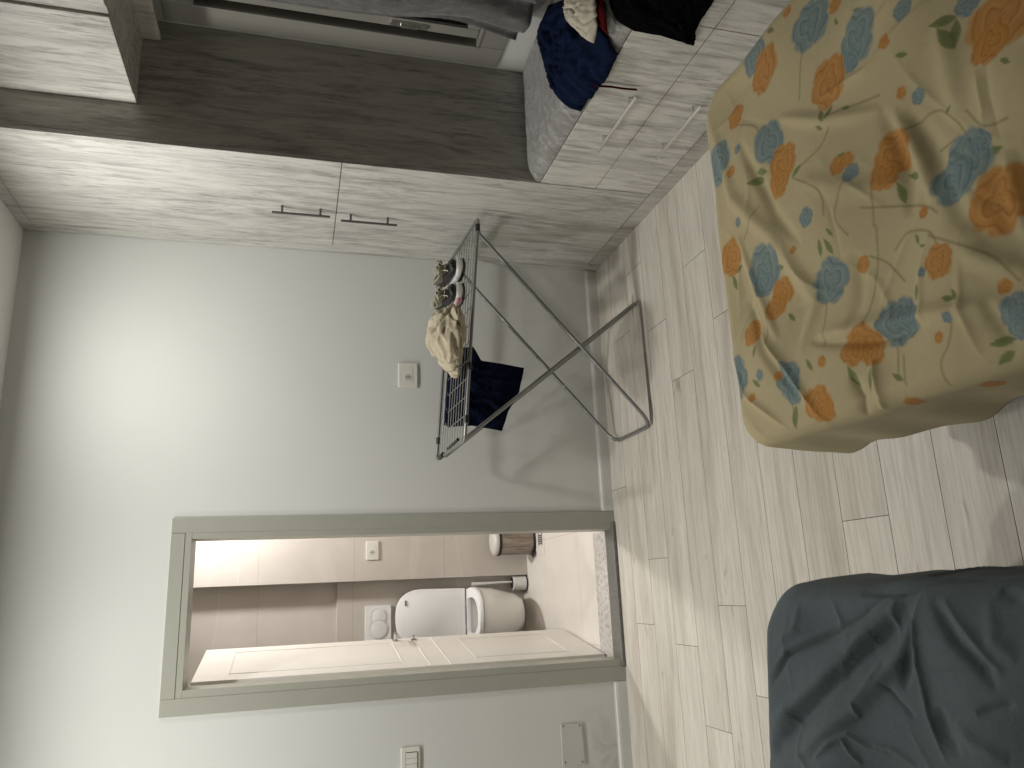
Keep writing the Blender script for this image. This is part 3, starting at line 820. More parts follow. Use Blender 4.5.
def paint_floral(me, Sv, Tv, st):
    n = len(Sv); C = np.empty((n, 3)); C[:] = (.465, .39, .23)
    # faint pinkish and greenish wash of the print
    C *= (1+.04*np.sin(Sv*13+2*np.sin(Tv*7)))[:, None]
    ok = Tv > .6
    def local(cx, cy, rpx, ext):
        c = st(cx, cy); k = np.argmin((Sv-c[0])**2+(Tv-c[1])**2)
        P = np.array([[0, 0, 0]], float); v = me.vertices[int(k)].co; dep = proj([tuple(v)])[2][0]
        R = rpx*dep/FPX
        m = ok & (np.abs(Sv-c[0]) < R*ext) & (np.abs(Tv-c[1]) < R*ext)
        return c, R, np.nonzero(m)[0]
    def blend(ix, col, a): C[ix] = C[ix]*(1-a[:, None])+np.asarray(col)*a[:, None]
    GREEN = np.array([.115, .155, .048])
    def rose(cx, cy, rpx, kind, ph=0.0):
        c, R, ix = local(cx, cy, rpx*1.12, 1.5); p = (Sv[ix]-c[0])/R; q = (Tv[ix]-c[1])/R
        q = q*.93; rho = np.hypot(p, q); th = np.arctan2(q, p)+ph
        edge = .80+.17*np.abs(np.cos(2.5*th+.4*np.sin(th+ph)))**.55+.05*np.abs(np.sin(5.5*th+ph))+.03*np.sin(2*th+ph)
        a = np.clip((edge-rho)/.14, 0, 1)
        ring = rho*2.5+.30*np.sin(3*th+2*ph+rho*3)+.13*np.sin(5*th+rho*4)
        ln = np.clip(1-np.abs(((ring+.5) % 1)-.5)/.15, 0, 1); lt = np.clip(1-np.abs((ring % 1)-.28)/.2, 0, 1)
        if kind == 'o': base, dk, hi = np.array([.44, .20, .045]), np.array([.29, .105, .02]), np.array([.50, .29, .10])
        else: base, dk, hi = np.array([.165, .225, .225]), np.array([.07, .125, .145]), np.array([.28, .33, .30])
        col = np.repeat(base[None], len(ix), 0)
        col = col*(1-.7*ln[:, None])+dk*.7*ln[:, None]; col = col*(1-.5*lt[:, None])+hi*.5*lt[:, None]
        blend(ix, col, a*.93)
    def leaf(cx, cy, lpx, an):
        c, R, ix = local(cx, cy, lpx, 1.1); p = (Sv[ix]-c[0])/R; q = (Tv[ix]-c[1])/R
        ca, sa = math.cos(an), math.sin(an); u, v = p*ca+q*sa, -p*sa+q*ca
        wv = .36*(1-np.abs(u)**1.7)*(1-.25*u); a = np.clip((wv-np.abs(v))/.07, 0, 1)*(np.abs(u) < 1)
        vein = np.clip(1-np.abs(v)/.05, 0, 1)*.5+.25*np.clip(1-np.abs((np.abs(v)*1.2-u*.9) % .4-.2)/.05, 0, 1)
        col = np.repeat((GREEN*1.15)[None], len(ix), 0)*(1-.45*vein[:, None]); blend(ix, col, a*.82)
    def vine(pl, w=.0028, col=(.20, .18, .075)):
        P = [st(*p) for p in pl]; Q = []
        for i in range(len(P)-1):
            p0, p1, p2, p3 = P[max(0, i-1)], P[i], P[i+1], P[min(len(P)-1, i+2)]
            for t in np.linspace(0, 1, 8, endpoint=False):
                Q.append(.5*((2*p1)+(-p0+p2)*t+(2*p0-5*p1+4*p2-p3)*t*t+(-p0+3*p1-3*p2+p3)*t**3))
        Q.append(P[-1]); Q = np.array(Q); lo, hi = Q.min(0)-.01, Q.max(0)+.01
        ix = np.nonzero((Sv > lo[0]) & (Sv < hi[0]) & (Tv > lo[1]) & (Tv < hi[1]))[0]; best = np.full(len(ix), 9.)
        for a, b in zip(Q, Q[1:]):
            ab = b-a; k = np.clip(((Sv[ix]-a[0])*ab[0]+(Tv[ix]-a[1])*ab[1])/(ab@ab+1e-9), 0, 1)
            best = np.minimum(best, np.hypot(Sv[ix]-a[0]-k*ab[0], Tv[ix]-a[1]-k*ab[1]))
        blend(ix, np.repeat(np.array(col)[None], len(ix), 0), np.clip(1.3-best/w, 0, 1)*.62)
    for v in ([(887,250),(900,232),(925,230),(936,243)], [(870,225),(869,290),(862,325)], [(903,130),(933,110),(955,122),(966,138)], [(797,172),(822,150),(832,128)],
              [(955,322),(950,345),(942,362),(950,385)], [(925,235),(990,255),(1018,280)], [(893,340),(896,372)], [(820,300),(822,345)], [(800,100),(803,70),(806,50)],
              [(845,180),(835,215),(845,235)], [(870,180),(868,225)], [(796,178),(822,190),(825,215)], [(858,208),(915,205),(935,212)], [(900,280),(880,262),(862,255)],
              [(775,355),(790,400),(795,425)], [(765,300),(772,350)], [(965,110),(985,125),(1010,118)], [(1000,20),(975,45),(985,60)], [(735,125),(760,128),(765,150)],
              [(1005,300),(1010,330)], [(900,355),(905,385)], [(950,140),(930,150)], [(760,205),(745,240)], [(880,95),(845,110),(828,118)]):
        vine(v)
    for l in ((771,31,8,.9),(825,116,9,.3),(832,113,8,2.4),(757,182,12,1.3),(762,172,10,1.1),(799,172,9,1.8),(906,175,11,1.0),(894,192,12,.1),(989,152,13,1.5),(980,147,10,1.9),
              (946,38,17,.35),(955,33,14,2.9),(943,22,15,1.2),(818,248,9,2.9),(826,246,10,.3),(776,267,8,1.3),(733,282,9,.2),(736,270,8,1.8),(852,376,12,.35),(870,379,12,2.9),
              (793,418,13,2.7),(895,377,9,.9),(1003,341,14,1.5),(1006,357,13,1.9),(949,298,9,1.1),(955,294,8,.4),(915,292,9,2.9),(912,238,7,.3),(789,317,7,.7),(848,108,6,1.0),
              (757,383,8,.9),(810,365,8,.5),(918,245,5,1.2),(953,178,6,.2),(756,352,7,2.7),(863,12,9,.8),(837,22,6,.4),(872,36,6,.3),(822,128,6,.8),(842,155,6,1.4),(905,56,8,1.0),
              (1008,62,8,.7),(946,110,6,2.0),(829,232,6,.5),(968,140,6,.2)):
        leaf(l[0], l[1], l[2]*1.12, l[3])
    for k, r in enumerate(((812,26,25,'b'),(753,56,19,'b'),(765,70,23,'o'),(864,38,27,'b'),(855,60,13,'b'),(830,82,26,'o'),(1000,18,38,'o'),(990,42,22,'o'),(966,2,13,'b'),(735,117,12,'o'),(771,143,21,'b'),
              (784,163,20,'o'),(780,183,16,'o'),(719,164,21,'b'),(888,152,23,'o'),(880,173,17,'o'),(965,158,29,'b'),(950,180,25,'b'),(980,142,12,'b'),(996,200,34,'o'),(838,166,9,'o'),(847,160,8,'o'),(850,173,9,'b'),
              (808,217,10,'b'),(731,257,18,'o'),(762,268,24,'b'),(760,283,14,'b'),(778,292,16,'o'),(774,306,14,'o'),(825,280,23,'b'),(855,264,9,'o'),(937,261,18,'o'),(1004,287,8,'o'),(895,322,25,'b'),
              (907,316,13,'b'),(862,341,18,'o'),(852,350,16,'o'),(870,352,14,'o'),(1016,310,18,'b'),(1022,326,14,'b'),(752,333,13,'o'),(735,379,22,'b'),(790,380,19,'b'),(794,392,13,'b'),(818,404,19,'o'),
              (826,410,12,'o'),(940,337,6,'o'),(952,318,6,'b'),(914,403,9,'o'),(992,383,11,'o'),(753,398,5,'o'),(762,375,6,'b'),(823,362,6,'o'),(892,43,7,'o'),(910,12,10,'b'),(915,96,8,'b'),(901,93,6,'o'),
              (919,212,6,'o'),(835,5,8,'o'),(788,12,6,'o'),(778,376,5,'o'),(791,250,4,'o'),(740,222,5,'b'),(919,272,5,'b'),(740,150,5,'b'),(734,172,6,'o'),(838,60,0.1,'o'))):
        if r[2] > 1: rose(*r, ph=k*1.7)
    full = np.ones((n, 4), 'f'); full[:, :3] = C
    ca = me.color_attributes.new('print', 'FLOAT_COLOR', 'POINT'); ca.data.foreach_set('color', full.ravel())
paint_floral(sme, FS, FT, fst)

# ---- blue bed
QX0, QX1, QY1, QTOP = -.96, -.016, 1.615, .520
folds_b = [
  ([(768,765),(800,720),(850,665),(895,620),(925,590)], .026, -.030, 0),
  ([(775,720),(815,690),(860,640),(900,600)], .020, .016, 0),
  ([(800,760),(850,715),(880,680),(910,640)], .016, .012, 0),
  ([(772,688),(790,655),(820,640),(860,618),(895,588)], .009, -.012, 1),
  ([(770,680),(790,648),(825,630)], .010, .006, 1),
  ([(925,590),(915,620),(918,665),(930,710),(950,765)], .010, .012, 1),
  ([(905,615),(905,650),(900,690)], .012, -.012, 0),
  ([(935,600),(960,640),(985,665),(1005,690)], .012, -.012, 0),
  ([(945,598),(975,635),(1010,675)], .010, .008, 1),
  ([(860,720),(858,700),(870,685),(880,665)], .009, .009, 1),
  ([(845,737),(852,752),(862,765)], .006, .008, 1),
  ([(870,745),(890,750),(915,765)], .008, .008, 1),
  ([(820,760),(838,742),(850,735),(866,747),(900,760)], .007, .008, 1),
  ([(940,705),(950,735),(965,760)], .012, -.007, 0),
  ([(925,672),(980,668),(1024,665)], .005, -.004, 1),
  ([(985,712),(1024,702)], .007, -.010, 1),
  ([(880,590),(930,578),(980,572),(1024,570)], .012, .012, 1),
  ([(860,592),(905,590),(950,580),(1010,578)], .010, -.014, 0),
  ([(880,680),(895,700),(915,720)], .007, -.006, 1),
  ([(890,640),(888,615),(895,600)], .008, .007, 1),
  ([(800,600),(795,630),(775,650)], .012, .005, 0),
  ([(960,720),(985,745),(1015,760)], .014, .007, 0),
  ([(990,600),(1000,640),(1024,660)], .014, .007, 0),
  ([(830,600),(838,620),(835,635)], .008, .004, 1),
  ([(1000,590),(1024,600)], .012, -.007, 0)]
qb = thing('blue_bed', 'single bed under a rumpled plain slate blue bedsheet', 'bed', (-.48, .6, 0))
sq, qme, QS, QT, qst = sheet('bedsheet', M_blue, QX0, QX1, QY1, -.35, QTOP, .125, .05, .25, .66, folds_b, res=.0030, radial=.005, shear=.17, flare=.06, noise_amp=.009, seed=3.0)
sq.location = -qb.location; sq.parent = qb
bed_base(qb, QX0+.01, QX1-.01, -.33, QY1-.01, QTOP, M_mattress)

# ------------------------------------------------------------------ clothes drying rack
RX0, RX1, RY0, RY1 = .590, 1.605, 3.05, 3.53
def rz(x, y=3.29): return .899-.088*(x-RX0)/(RX1-RX0)+.016*(y-3.29)/.24
def R3(x, y, dz=0): return Vector((x, y, rz(x, y)+dz))
rk = thing('drying_rack', 'grey metal folding clothes drying rack standing between wardrobe and door', 'drying rack', (1.0, 3.3, 0))
tr = .0072
bm = bmesh.new()
tube(bm, fillet([R3(RX0, RY0), R3(RX1, RY0), R3(RX1, RY1), R3(RX0, RY1)], .030, 5, True), tr, 12, closed=True)
obj('top_frame', bm, M_rack, rk, 60)
wx = [RX0+.02, RX1-.02]
for k in range(10):
    y = RY0+(RY1-RY0)*(k+1)/11
    bm = bmesh.new(); tube(bm, [R3(RX0, y), R3(RX1, y)], .0019, 6); obj('wire', bm, M_wire, rk, 60)
for k in range(9):
    x = RX0+.115+k*.082
    bm = bmesh.new(); tube(bm, [R3(x, RY0, -.0035), R3(x, RY1, -.0035)], .0019, 6); obj('cross_wire', bm, M_wire, rk, 60)
def leg_frame(xt, zt, xb, y0, y1, name='leg_frame'):
    bm = bmesh.new(); z = .0095
    tube(bm, fillet([(xt, y0, zt), (xb, y0, z), (xb, y1, z), (xt, y1, zt)], .075, 8), .0085, 12)
    return obj(name, bm, M_rack, rk, 60)
leg_frame(RX1-.04, rz(RX1-.04)-.020, .682, 3.10, 3.53)
leg_frame(RX0+.012, rz(RX0)-.018, 1.285, 3.118, 3.505)
bm = bmesh.new(); 
xc = 1.018; zc_ = .305
obj('floor_bar', (lambda b_: (tube(b_, fillet([(1.285, 3.126, .0075), (1.27, 3.122, .007), (.70, 3.112, .007), (.684, 3.116, .0075)], .02), .0045, 8), b_)[1])(bm), M_wire, rk, 60)
for (x, y) in ((.965, 3.109), (.965, 3.517)):
    zz = .0095+(rz(RX1-.04)-.018-.0095)*(x-.682)/(RX1-.04-.682)
    bm = bmesh.new(); tube(bm, [(x, y-.014, zz), (x, y+.014, zz)], .0045, 10); obj('rivet', bm, M_steel, rk, 60)
for (x, y) in ((RX0+.002, RY1-.085), (RX0+.09, RY1), (RX0+.09, RY0), (RX1-.05, RY0), (RX0+.32, RY0)):
    bm = bmesh.new(); p = R3(x, y)
    if x < RX0+.01: tube(bm, [p-Vector((0, .05, 0)), p+Vector((0, .03, 0))], .0115, 12)
    else: tube(bm, [p-Vector((.016, 0, 0)), p+Vector((.016, 0, 0))], .0105, 12)
    obj('clip', bm, M_black, rk, 60)
bm = bmesh.new(); p = R3(RX0+.022, RY0+.20); tube(bm, [p-Vector((0, .11, .001)), p+Vector((0, .11, -.001))], .007, 8); obj('clip', bm, M_black, rk, 60)

# navy cloth hung over the far wires of the rack
YN_ = 3.40
def nav(px, py): p = ony(px, py, YN_); return (p.x, p.z)
def navmap(s, z, l): return Vector((s, YN_-l, z))
ntw = garment('navy_towel', M_navy2, None,
        [nav(p, q) for p, q in ((447, 427), (452, 380), (457, 348))], [nav(p, q) for p, q in ((502, 431), (508, 412), (519, 392), (524, 368))],
        [nav(p, q) for p, q in ((447, 427), (472, 426), (490, 429), (502, 431))], [nav(p, q) for p, q in ((457, 348), (473, 347), (481, 361), (500, 364), (524, 368))],
        navmap, .020, .016, n=(60, 44), seed=6.6, fr=(6, 2.0))
# its part behind the wires, folded back over them
bm2 = bmesh.new(); bm2.from_mesh(ntw.data)
def navtop():
    bm = bmesh.new(); g = []
    xa, xb = nav(447, 427)[0]+.015, nav(457, 348)[0]-.06
    path = [(YN_-.006, -.075), (YN_-.010, -.02), (YN_-.004, .006), (YN_+.012, .011), (YN_+.028, .004), (YN_+.034, -.03), (YN_+.035, -.07), (YN_+.032, -.11)]
    for j, (y, dz) in enumerate(path):
        g.append([bm.verts.new((xa+(xb-xa)*i/30+.004*math.sin(j*1.3), y+.004*math.sin(i*.9+j), rz(xa+(xb-xa)*i/30)+dz)) for i in range(31)])
    for j in range(len(path)-1):
        for i in range(30): bm.faces.new((g[j][i], g[j][i+1], g[j+1][i+1], g[j+1][i]))
    return bm
bm2.free()
bmn = navtop(); bmn2 = bmesh.new(); bmn2.from_mesh(ntw.data)
tmp = bpy.data.meshes.new('tmp'); bmn.to_mesh(tmp); bmn.free(); bmn2.from_mesh(tmp); bmn2.to_mesh(ntw.data); bmn2.free(); bpy.data.meshes.remove(tmp)
ntw.data.shade_smooth()
tag(ntw, 'dark navy cloth hanging down from the wires of the drying rack', 'cloth')

# beige towel bunched up on top of the rack
def make_towel():
    bm = bmesh.new(); bmesh.ops.create_icosphere(bm, subdivisions=6, radius=1.0)
    c = Vector((1.058, 3.095, .926))
    for v in bm.verts:
        p = v.co.copy()
        x, y, z = p.x, p.y, p.z
        # flat oval bundle, bulging on top, tail towards the door
        sx, sy, sz = .140, .140, .098
        q = Vector((x*sx, y*sy, z*sz if z > 0 else z*.055))
        f1 = noise.noise(Vector((x*1.3, y*1.3, z*1.3)))*.20
        w = noise.noise(Vector((x*1.1+5, y*1.1, z*1.1)))*1.1
        f2 = abs(noise.noise(Vector((x*1.6+w, y*3.2+w*.6, z*3.0))))
        f3 = abs(noise.noise(Vector((x*4.5+w, y*5.5, z*5.5+3))))
        cr_ = math.exp(-((x*.5+y*.9+z*.6-.05+.25*math.sin(x*3))/.09)**2)*.13+math.exp(-((x*.9-y*.35+z*.3+.52)/.07)**2)*.15+math.exp(-((x*.2+y*.5-z*.8+.30+.2*math.sin(x*4))/.06)**2)*.09
        k = 1+f1+.06-.17*f2-.05*f3-cr_
        q *= k
        t = max(0, -x-.35)
        q.x -= t*.045; q.z -= t*.055*(1 if z > 0 else .3)
        v.co = c+q
        fl = rz(v.co.x)+.0045
        if v.co.z < fl: v.co.z = fl+abs(noise.noise(v.co*30))*.002
    o = obj('beige_towel', bm, M_towel, None, 180)
    # a loose flap folded over the bundle, its rolled edge facing the room
    tag(o, 'bunched up beige terry towel on top of the drying rack', 'towel')
make_towel()

# pair of shoes on the rack, toes towards the room
def make_shoe(px, cx, cy, label, pink):
    z0 = rz(cx, cy)+.0085
    sh = thing('sneaker', label, 'shoe', (cx, cy, z0), 'pair of sneakers drying on the rack')
    Ln = .235
    st_ = [(-.5, .25), (-.47, .62), (-.40, .88), (-.28, 1.0), (-.10, .93), (.08, .80), (.28, .80), (.42, .74), (.48, .52), (.5, .22)]
    def loft(zf, scale, mat, name, mi=0, parent=sh):
        bm = bmesh.new(); rings = []
        for (t, w) in st_:
            hw = .049*w*scale; rings.append([bm.verts.new(p) for p in zf(t, hw)])
        m = len(rings[0])
        for i in range(len(rings)-1):
            for k in range(m): bm.faces.new((rings[i][k], rings[i][(k+1) % m], rings[i+1][(k+1) % m], rings[i+1][k]))
        bm.faces.new(rings[0][::-1]); bm.faces.new(rings[-1])
        o = obj(name, bm, mat, parent, 60); s = o.modifiers.new('s', 'SUBSURF'); s.levels = 1; s.render_levels = 2; return o
    def slab(za, zb):
        return lambda t, hw: [(cx+a*hw, cy+t*Ln, z0+b) for a, b in ((-1, za), (-1.02, (za+zb)/2), (-1, zb), (1, zb), (1.02, (za+zb)/2), (1, za))]
    loft(slab(0, .009), 1.0, M_black, 'outsole')
    loft(slab(.0095, .043), 1.06, M_sole, 'midsole')
    def up(t, hw):
        hh = .026+.022*min(1, (t+.5)/.5)+(.018 if t > .1 else 0)
        return [(cx-hw, cy+t*Ln, z0+.0435), (cx-hw*.98, cy+t*Ln, z0+.0435+hh*.45), (cx-hw*.55, cy+t*Ln, z0+.0435+hh*.92), (cx, cy+t*Ln, z0+.0435+hh), (cx+hw*.55, cy+t*Ln, z0+.0435+hh*.92), (cx+hw*.98, cy+t*Ln, z0+.0435+hh*.45), (cx+hw, cy+t*Ln, z0+.0435)]
    loft(up, .90, M_black, 'upper')
    # tongue and collar of beige cloth flaring open
    bm = bmesh.new(); g = []
    for i in range(13):
        a = 2*PI*i/12; row = []
        for j in range(6):
            t = j/5; rr = 1+.45*t+.22*math.sin(a*3+px)*t
            row.append((cx+math.cos(a)*.024*rr, cy+.035+math.sin(a)*.048*rr*.9, z0+.078+.034*t+.012*math.sin(a*2+px*2)*t))
        g.append([bm.verts.new(p) for p in row])
    for i in range(12):
        for j in range(5): bm.faces.new((g[i][j], g[i+1][j], g[i+1][j+1], g[i][j+1]))
    bmesh.ops.remove_doubles(bm, verts=bm.verts, dist=1e-5)
    o = obj('collar', bm, M_shoef, sh, 180); m = o.modifiers.new('t', 'SOLIDIFY'); m.thickness = .005
    bm = bmesh.new(); g = []
    for j in range(9):
        t = j/8; w = .018+.020*t
        g.append([bm.verts.new((cx+(k/4-.5)*2*w, cy-.045-.010*t+.006*math.cos(k*1.5), z0+.080+.052*t-.012*abs(k-2)*t+.006*math.sin(j+k))) for k in range(5)])
    for j in range(8):
        for k in range(4): bm.faces.new((g[j][k], g[j][k+1], g[j+1][k+1], g[j+1][k]))
    o = obj('tongue', bm, M_shoef, sh, 180); m = o.modifiers.new('t', 'SOLIDIFY'); m.thickness = .006
    bm = bmesh.new()
    for k, (a, b) in enumerate(((-1, 1), (1, -1))):
        tube(bm, fillet([(cx, cy-.058, z0+.105), (cx+.018*a, cy-.075, z0+.120+.01*k), (cx+.034*a, cy-.066, z0+.112), (cx+.012*a, cy-.062, z0+.098), (cx+.022*a, cy-.085, z0+.075)], .012, 4), .0028, 7)
    for k in range(3): tube(bm, [(cx-.024, cy-.040-k*.016, z0+.093-k*.010), (cx+.024, cy-.046-k*.016, z0+.093-k*.010)], .0026, 7)
    obj('lace', bm, M_creamc, sh, 60)
    if pink:
        bm = bmesh.new()
        box(bm, cx-.053, cx-.030, cy-.107, cy-.055, z0+.012, z0+.038, .006)
        obj('heel_patch', bm, M_pink, sh)['label'] = 'pink rubber patch'
make_shoe(1.0, 1.425, 3.28, 'black and white sneaker on the drying rack nearest the wardrobe', False)
make_shoe(2.6, 1.290, 3.25, 'black and white sneaker with a pink patch next to the beige towel', True)

# ------------------------------------------------------------------ wall plates
def outlet(name, x0, x1, z0, z1, y, label, cat, kind):
    o = thing(name, label, cat, ((x0+x1)/2, y, (z0+z1)/2)); cx, cz = (x0+x1)/2, (z0+z1)/2
    tf = lambda a, b, h: (a, y-h, b)
    bm = bmesh.new(); prism(bm, rrect(x0, x1, z0, z1, .006), .0003, .009, tf)
    p = obj('cover_plate', bm, M_plate, o); bevel_mod(p, .003, 3)
    if kind == 'socket_land':
        bm = bmesh.new(); prism(bm, rrect(cx-.036, cx+.036, cz-.022, cz+.022, .002), .0092, .0105, tf); obj('module', bm, M_plate, o)
        bm = bmesh.new()
        hexp = [(cx-.012+.022*math.cos(a)*.8, cz+.018*math.sin(a)) for a in [PI/6+k*PI/3 for k in range(6)]]
        prism(bm, hexp, .0106, .0112, tf); s = obj('socket', bm, M_canlid, o)
        for dz in (-.0085, 0, .0085):
            bm = bmesh.new(); tube(bm, [(cx-.012+(.003 if dz == 0 else 0), y-.0108, cz+dz), (cx-.012+(.003 if dz == 0 else 0), y-.0125, cz+dz)], .0026, 10); obj('hole', bm, M_black, s)
    if kind == 'switch':
        bm = bmesh.new(); prism(bm, rrect(x0+.020, x1-.020, cz-.030, cz+.022, .002), .0092, .0098, tf); obj('module', bm, M_dark, o)
        for k in range(3):
            a = x1-.0215-(k+1)*.0225
            bm = bmesh.new(); prism(bm, rrect(a, a+.0215, cz-.028, cz+.0205, .0015), .0100, .0135, tf); b2 = obj('rocker', bm, M_plate, o); bevel_mod(b2, .001)
    return o
outlet('wall_outlet', .966, 1.091, .985, 1.078, D, 'ivory power outlet on the wall beside the drying rack', 'outlet', 'socket_land')
outlet('wall_outlet', .209, .330, 1.012, 1.093, BYN, 'white power outlet on the bathroom tile wall above the bin', 'outlet', 'socket_land')
outlet('light_switch', -.775, -.654, .992, 1.075, D, 'light switch plate with rocker buttons left of the door', 'switch', 'switch')
bp = thing('blank_plate', 'blank painted cover plate with four screws low on the wall', 'cover plate', (-.706, D, .287))
bm = bmesh.new(); prism(bm, [(-.619, .340), (-.795, .341), (-.800, .232), (-.623, .236)][::-1], .0003, .008, lambda a, b, h: (a, D-h, b)); p = obj('plate', bm, M_plateg, bp); bevel_mod(p, .002)
for (x, z) in ((-.629, .327), (-.632, .248), (-.782, .327), (-.786, .244)):
    bm = bmesh.new(); lathe(bm, [(0, -.0092), (.0035, -.0092), (.004, -.0081), (0, -.0081)], (x, D, z), 'y', 12); obj('screw', bm, M_steeld, bp)

# ------------------------------------------------------------------ bathroom things
tx = -.165                                                  # toilet axis
LB = BYF-.031                                               # ledge face
fl_ = thing('flush_plate', 'white dual button flush plate on the wall above the toilet', 'flush plate', (-.19, LB, 1.0))
tf = lambda a, b, h: (a, LB-h, b)
bm = bmesh.new(); prism(bm, rrect(-.304, -.079, .918, 1.088, .004), .0003, .011, tf); p = obj('plate', bm, M_seat, fl_); bevel_mod(p, .002)
for cx, r in ((-.150, .052), (-.228, .058)):
    bm = bmesh.new(); yy = -.0112-(.0008 if r > .055 else 0)
    lathe(bm, [(0, yy), (r, yy), (r+.0012, yy-.0), (r+.0012, yy-.002), (r-.002, yy-.003), (0, yy-.003)], (cx, LB, 1.003), 'y', 40)
    b2 = obj('button', bm, M_seat, fl_, 30)
    bm = bmesh.new(); lathe(bm, [(r-.0015, yy-.0032), (r, yy-.0032), (r, yy-.0042), (r-.0015, yy-.0042), (r-.0015, yy-.0032)], (cx, LB, 1.003), 'y', 40); obj('rim', bm, M_steel, b2, 30)

tl = thing('toilet', 'white wall hung toilet with its lid raised and seat down', 'toilet', (tx, LB, 0))
HW = .172
def dplan(u0, front, hw, n=22, back=LB-.002, k=2.3):        # D outline, from back wall to rounded front
    out = [(tx+hw*.92, back)]
    for i in range(n+1):
        a = PI*i/n; c, s = math.cos(a), math.sin(a)
        xx = hw*math.copysign(abs(c)**(2/k), c); yy = (back-front)*.62*abs(s)**(2/k)
        out.append((tx+xx, back-(back-front)*.38-yy))
    out.append((tx-hw*.92, back)); return out
bm = bmesh.new(); rings = []
secs = [(.092, .60, 5.00), (.098, .66, 4.975), (.14, .76, 4.935), (.22, .87, 4.888), (.30, .975, 4.85), (.37, 1.0, 4.835), (.395, 1.0, 4.833), (.402, .985, 4.84)]
for (z, s, fr_) in secs: rings.append([bm.verts.new((x, y, z)) for x, y in dplan(0, fr_, HW*s)])
inner = [(.402, .80, 4.895), (.385, .76, 4.91), (.30, .66, 4.96), (.22, .45, 5.03)]
for (z, s, fr_) in inner: rings.append([bm.verts.new((x, y, z)) for x, y in dplan(0, fr_, HW*s, back=5.22)])
for a, b in zip(rings, rings[1:]):
    for i in range(len(a)): bm.faces.new((a[i], a[(i+1) % len(a)], b[(i+1) % len(a)], b[i]))
bm.faces.new(rings[0][::-1]); bm.faces.new(rings[-1])
obj('bowl', bm, M_white, tl, 50)
# seat ring
bm = bmesh.new(); o1 = dplan(0, 4.822, HW*1.03, back=5.262); i1 = dplan(0, 4.895, HW*.66, back=5.20)
ra = [bm.verts.new((x, y, .406)) for x, y in o1]; rb_ = [bm.verts.new((x, y, .421)) for x, y in o1]
rc_ = [bm.verts.new((x*.985+tx*.015, y+.004, .428)) for x, y in o1]
rd = [bm.verts.new((x, y, .427)) for x, y in i1]; re_ = [bm.verts.new((x, y, .406)) for x, y in i1]
for a, b in ((ra, rb_), (rb_, rc_), (rc_, rd), (rd, re_), (re_, ra)):
    for i in range(len(a)): bm.faces.new((a[i], a[(i+1) % len(a)], b[(i+1) % len(a)], b[i]))
obj('seat', bm, M_seat, tl, 35)
# raised lid, leaning slightly back against the wall
bm = bmesh.new(); lo, mid, hi = [], [], []
n = 30; lidp = [(-HW*1.0, 0), ]
for i in range(n+1):
    a = PI*i/n; c, s = math.cos(a), math.sin(a); lidp.append((-HW*math.copysign(abs(c)**.80, c)*1.03, .275+.185*abs(s)**.80))
lidp.append((HW*1.0, 0))
for (x, z) in lidp:
    yb = 5.238+z*.055; lo.append(bm.verts.new((tx+x, yb, .436+z)))
    mid.append(bm.verts.new((tx+x, yb-.014, .436+z)))
    hi.append(bm.verts.new((tx+x*.95, yb-.020, .436+.008+z*.965)))
for a, b in ((lo, mid), (mid, hi)):
    for i in range(len(a)): bm.faces.new((a[i], a[(i+1) % len(a)], b[(i+1) % len(a)], b[i]))
bm.faces.new(lo[::-1]); bm.faces.new(hi)
lid = obj('lid', bm, M_seat, tl, 35)
for s in (-1, 1):
    bm = bmesh.new(); tube(bm, [(tx+s*.08-.02, 5.245, .425), (tx+s*.08+.02, 5.245, .425)], .011, 12); obj('hinge', bm, M_seat, tl, 40)
bm = bmesh.new(); prism(bm, rrect(tx+.075, tx+.11, .825, .838, .004), 0, .004, lambda a, b, h: (a, 5.238+(b-.436)*.055-.0205-h, b)); obj('badge', bm, M_steel, lid)

bh = thing('toilet_brush_holder', 'white toilet brush pot with a long pale handle beside the toilet', 'toilet brush', (.027, 5.235, 0))
bm = bmesh.new(); lathe(bm, [(0, .004), (.046, .004), (.047, .012), (.047, .100), (.040, .103), (.037, .100), (.037, .01), (0, .01)], bh.location, seg=32)
obj('pot', bm, M_white, bh, 40)
bm = bmesh.new(); lathe(bm, [(.0472, .004), (.0485, .004), (.0485, .012), (.0472, .012), (.0472, .004)], bh.location, seg=32); obj('foot', bm, M_black, bh, 40)
bm = bmesh.new(); lathe(bm, [(.0372, .101), (.0385, .104), (.012, .106), (.010, .1015), (.0372, .101)], bh.location, seg=32); obj('rim', bm, M_dark, bh, 40)
bm = bmesh.new(); tube(bm, [(.036, 5.235, .03), (.036, 5.235, .11), (.033, 5.238, .30), (.032, 5.239, .385)], [.008, .008, .0105, .012], 14); obj('brush_handle', bm, M_white, bh, 40)
bm = bmesh.new(); lathe(bm, [(0, .02), (.028, .025), (.030, .05), (.022, .075), (0, .08)], bh.location, seg=24); obj('brush_head', bm, M_plate, bh, 60)

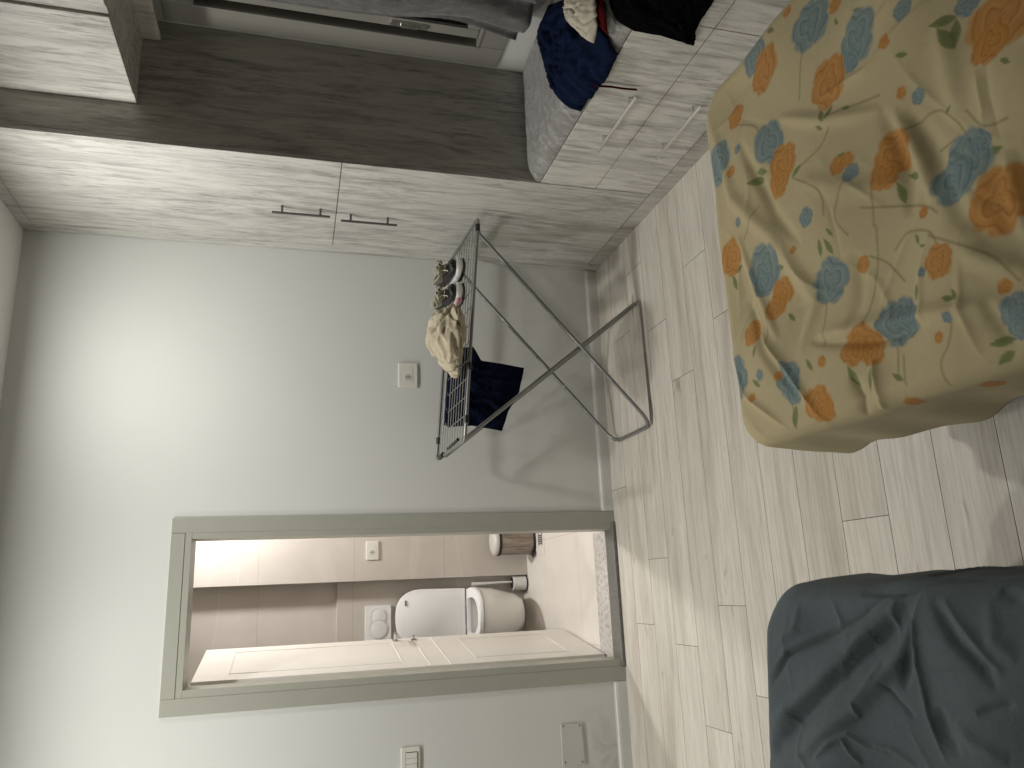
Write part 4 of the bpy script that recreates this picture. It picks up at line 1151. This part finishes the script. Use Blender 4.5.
cn = thing('pedal_bin', 'small round pedal bin with wood print and grey domed lid', 'bin', (.298, 5.055, 0))
cR = .092
bm = bmesh.new(); lathe(bm, [(0, .018), (cR-.001, .018), (cR-.001, .232), (0, .232)], cn.location, seg=48); obj('body', bm, M_can, cn, 40)
bm = bmesh.new(); lathe(bm, [(0, 0), (cR+.004, 0), (cR+.005, .006), (cR+.004, .018), (0, .0178)], cn.location, seg=48); obj('base_ring', bm, M_black, cn, 40)
bm = bmesh.new(); lathe(bm, [(cR-.002, .2325), (cR+.003, .2325), (cR+.004, .240), (cR+.003, .249), (cR-.002, .249), (cR-.002, .2325)], cn.location, seg=48); obj('top_ring', bm, M_black, cn, 40)
bm = bmesh.new(); lathe(bm, [(0, .2495), (cR, .2495), (cR, .262), (cR-.006, .274), (cR-.03, .285), (0, .292)], cn.location, seg=48); obj('lid', bm, M_canlid, cn, 40)
bm = bmesh.new(); dvec = Vector((-.80, -.60, 0)); c = Vector(cn.location); prism_pts = None
obox(bm, c+dvec*(cR+.020)+Vector((0, 0, .018)), dvec, dvec.cross(Vector((0, 0, 1))), (0, 0, 1), .018, .020, .005, .003); obj('pedal', bm, M_black, cn)

dr = thing('floor_drain', 'small square floor drain with a grey slotted grate', 'drain', (.29, 4.87, 0))
obj('surround', B(.195, .385, 4.795, 4.965, -.0004, .0022, .001), M_tilef, dr)
bm = bmesh.new()
for k in range(5): box(bm, .262+k*.013, .270+k*.013, 4.835, 4.90, .0024, .0042)
box(bm, .255, .335, 4.826, 4.834, .0024, .0045); box(bm, .255, .335, 4.9005, 4.909, .0024, .0045)
obj('grate', bm, M_steeld, dr)

# ------------------------------------------------------------------ lamps
def ceiling_spot(x, y, power, r=.07, z=H, name='ceiling_spot', label=None, col=(1, .93, .82), drop=.055, group=None, spread=180):
    o = thing(name, label, 'lamp', (x, y, z), group)
    bm = bmesh.new(); lathe(bm, [(0, -.0003), (r+.022, -.0003), (r+.022, -drop+.008), (r+.016, -drop), (r+.002, -drop), (r+.002, -.012), (0, -.012)], (x, y, z), seg=40)
    obj('housing', bm, M_seat, o, 35)
    bm = bmesh.new(); lathe(bm, [(0, -drop+.004), (r, -drop+.004), (r, -drop+.010), (0, -drop+.010)], (x, y, z), seg=40)
    obj('diffuser', bm, mk_emit('lamp_diffuser', col, 3.0), o)
    l = bpy.data.lights.new('lamp_light', 'AREA'); l.shape = 'DISK'; l.size = 2*r; l.energy = power; l.color = col; l.spread = math.radians(spread)
    q = bpy.data.objects.new('lamp_light', l); COL.objects.link(q); q.location = (0, 0, -drop-.002); q.parent = o
    return o
LC = (1, .985, .945)
ceiling_spot(.98, 2.85, 9.6, .07, label='round ceiling lamp nearest the wardrobe', col=LC)
ceiling_spot(-.25, 2.80, 7.0, .07, label='added round fill lamp on the ceiling in front of the bathroom door', col=LC)  # added fill lamp out of view, flattens the light on the door wall
ceiling_spot(-1.25, 2.88, 10, .07, label='added round fill lamp on the ceiling nearest the left wall', col=LC)  # second added fill, unseen, evens out the wall towards the left
ceiling_spot(.64, 4.72, 17.5, .07, z=2.5, label='round ceiling lamp in the bathroom near the tiled pier', col=(1, .985, .97))

wd_ = bpy.data.worlds.new('world'); S.world = wd_; wd_.use_nodes = True
wd_.node_tree.nodes['Background'].inputs[0].default_value = (.01, .012, .02, 1); wd_.node_tree.nodes['Background'].inputs[1].default_value = 1.0
vs_ = S.view_settings; vs_.view_transform = 'Standard'; vs_.look = 'None'; vs_.gamma = 1; vs_.use_curve_mapping = False; vs_.exposure = 0.8
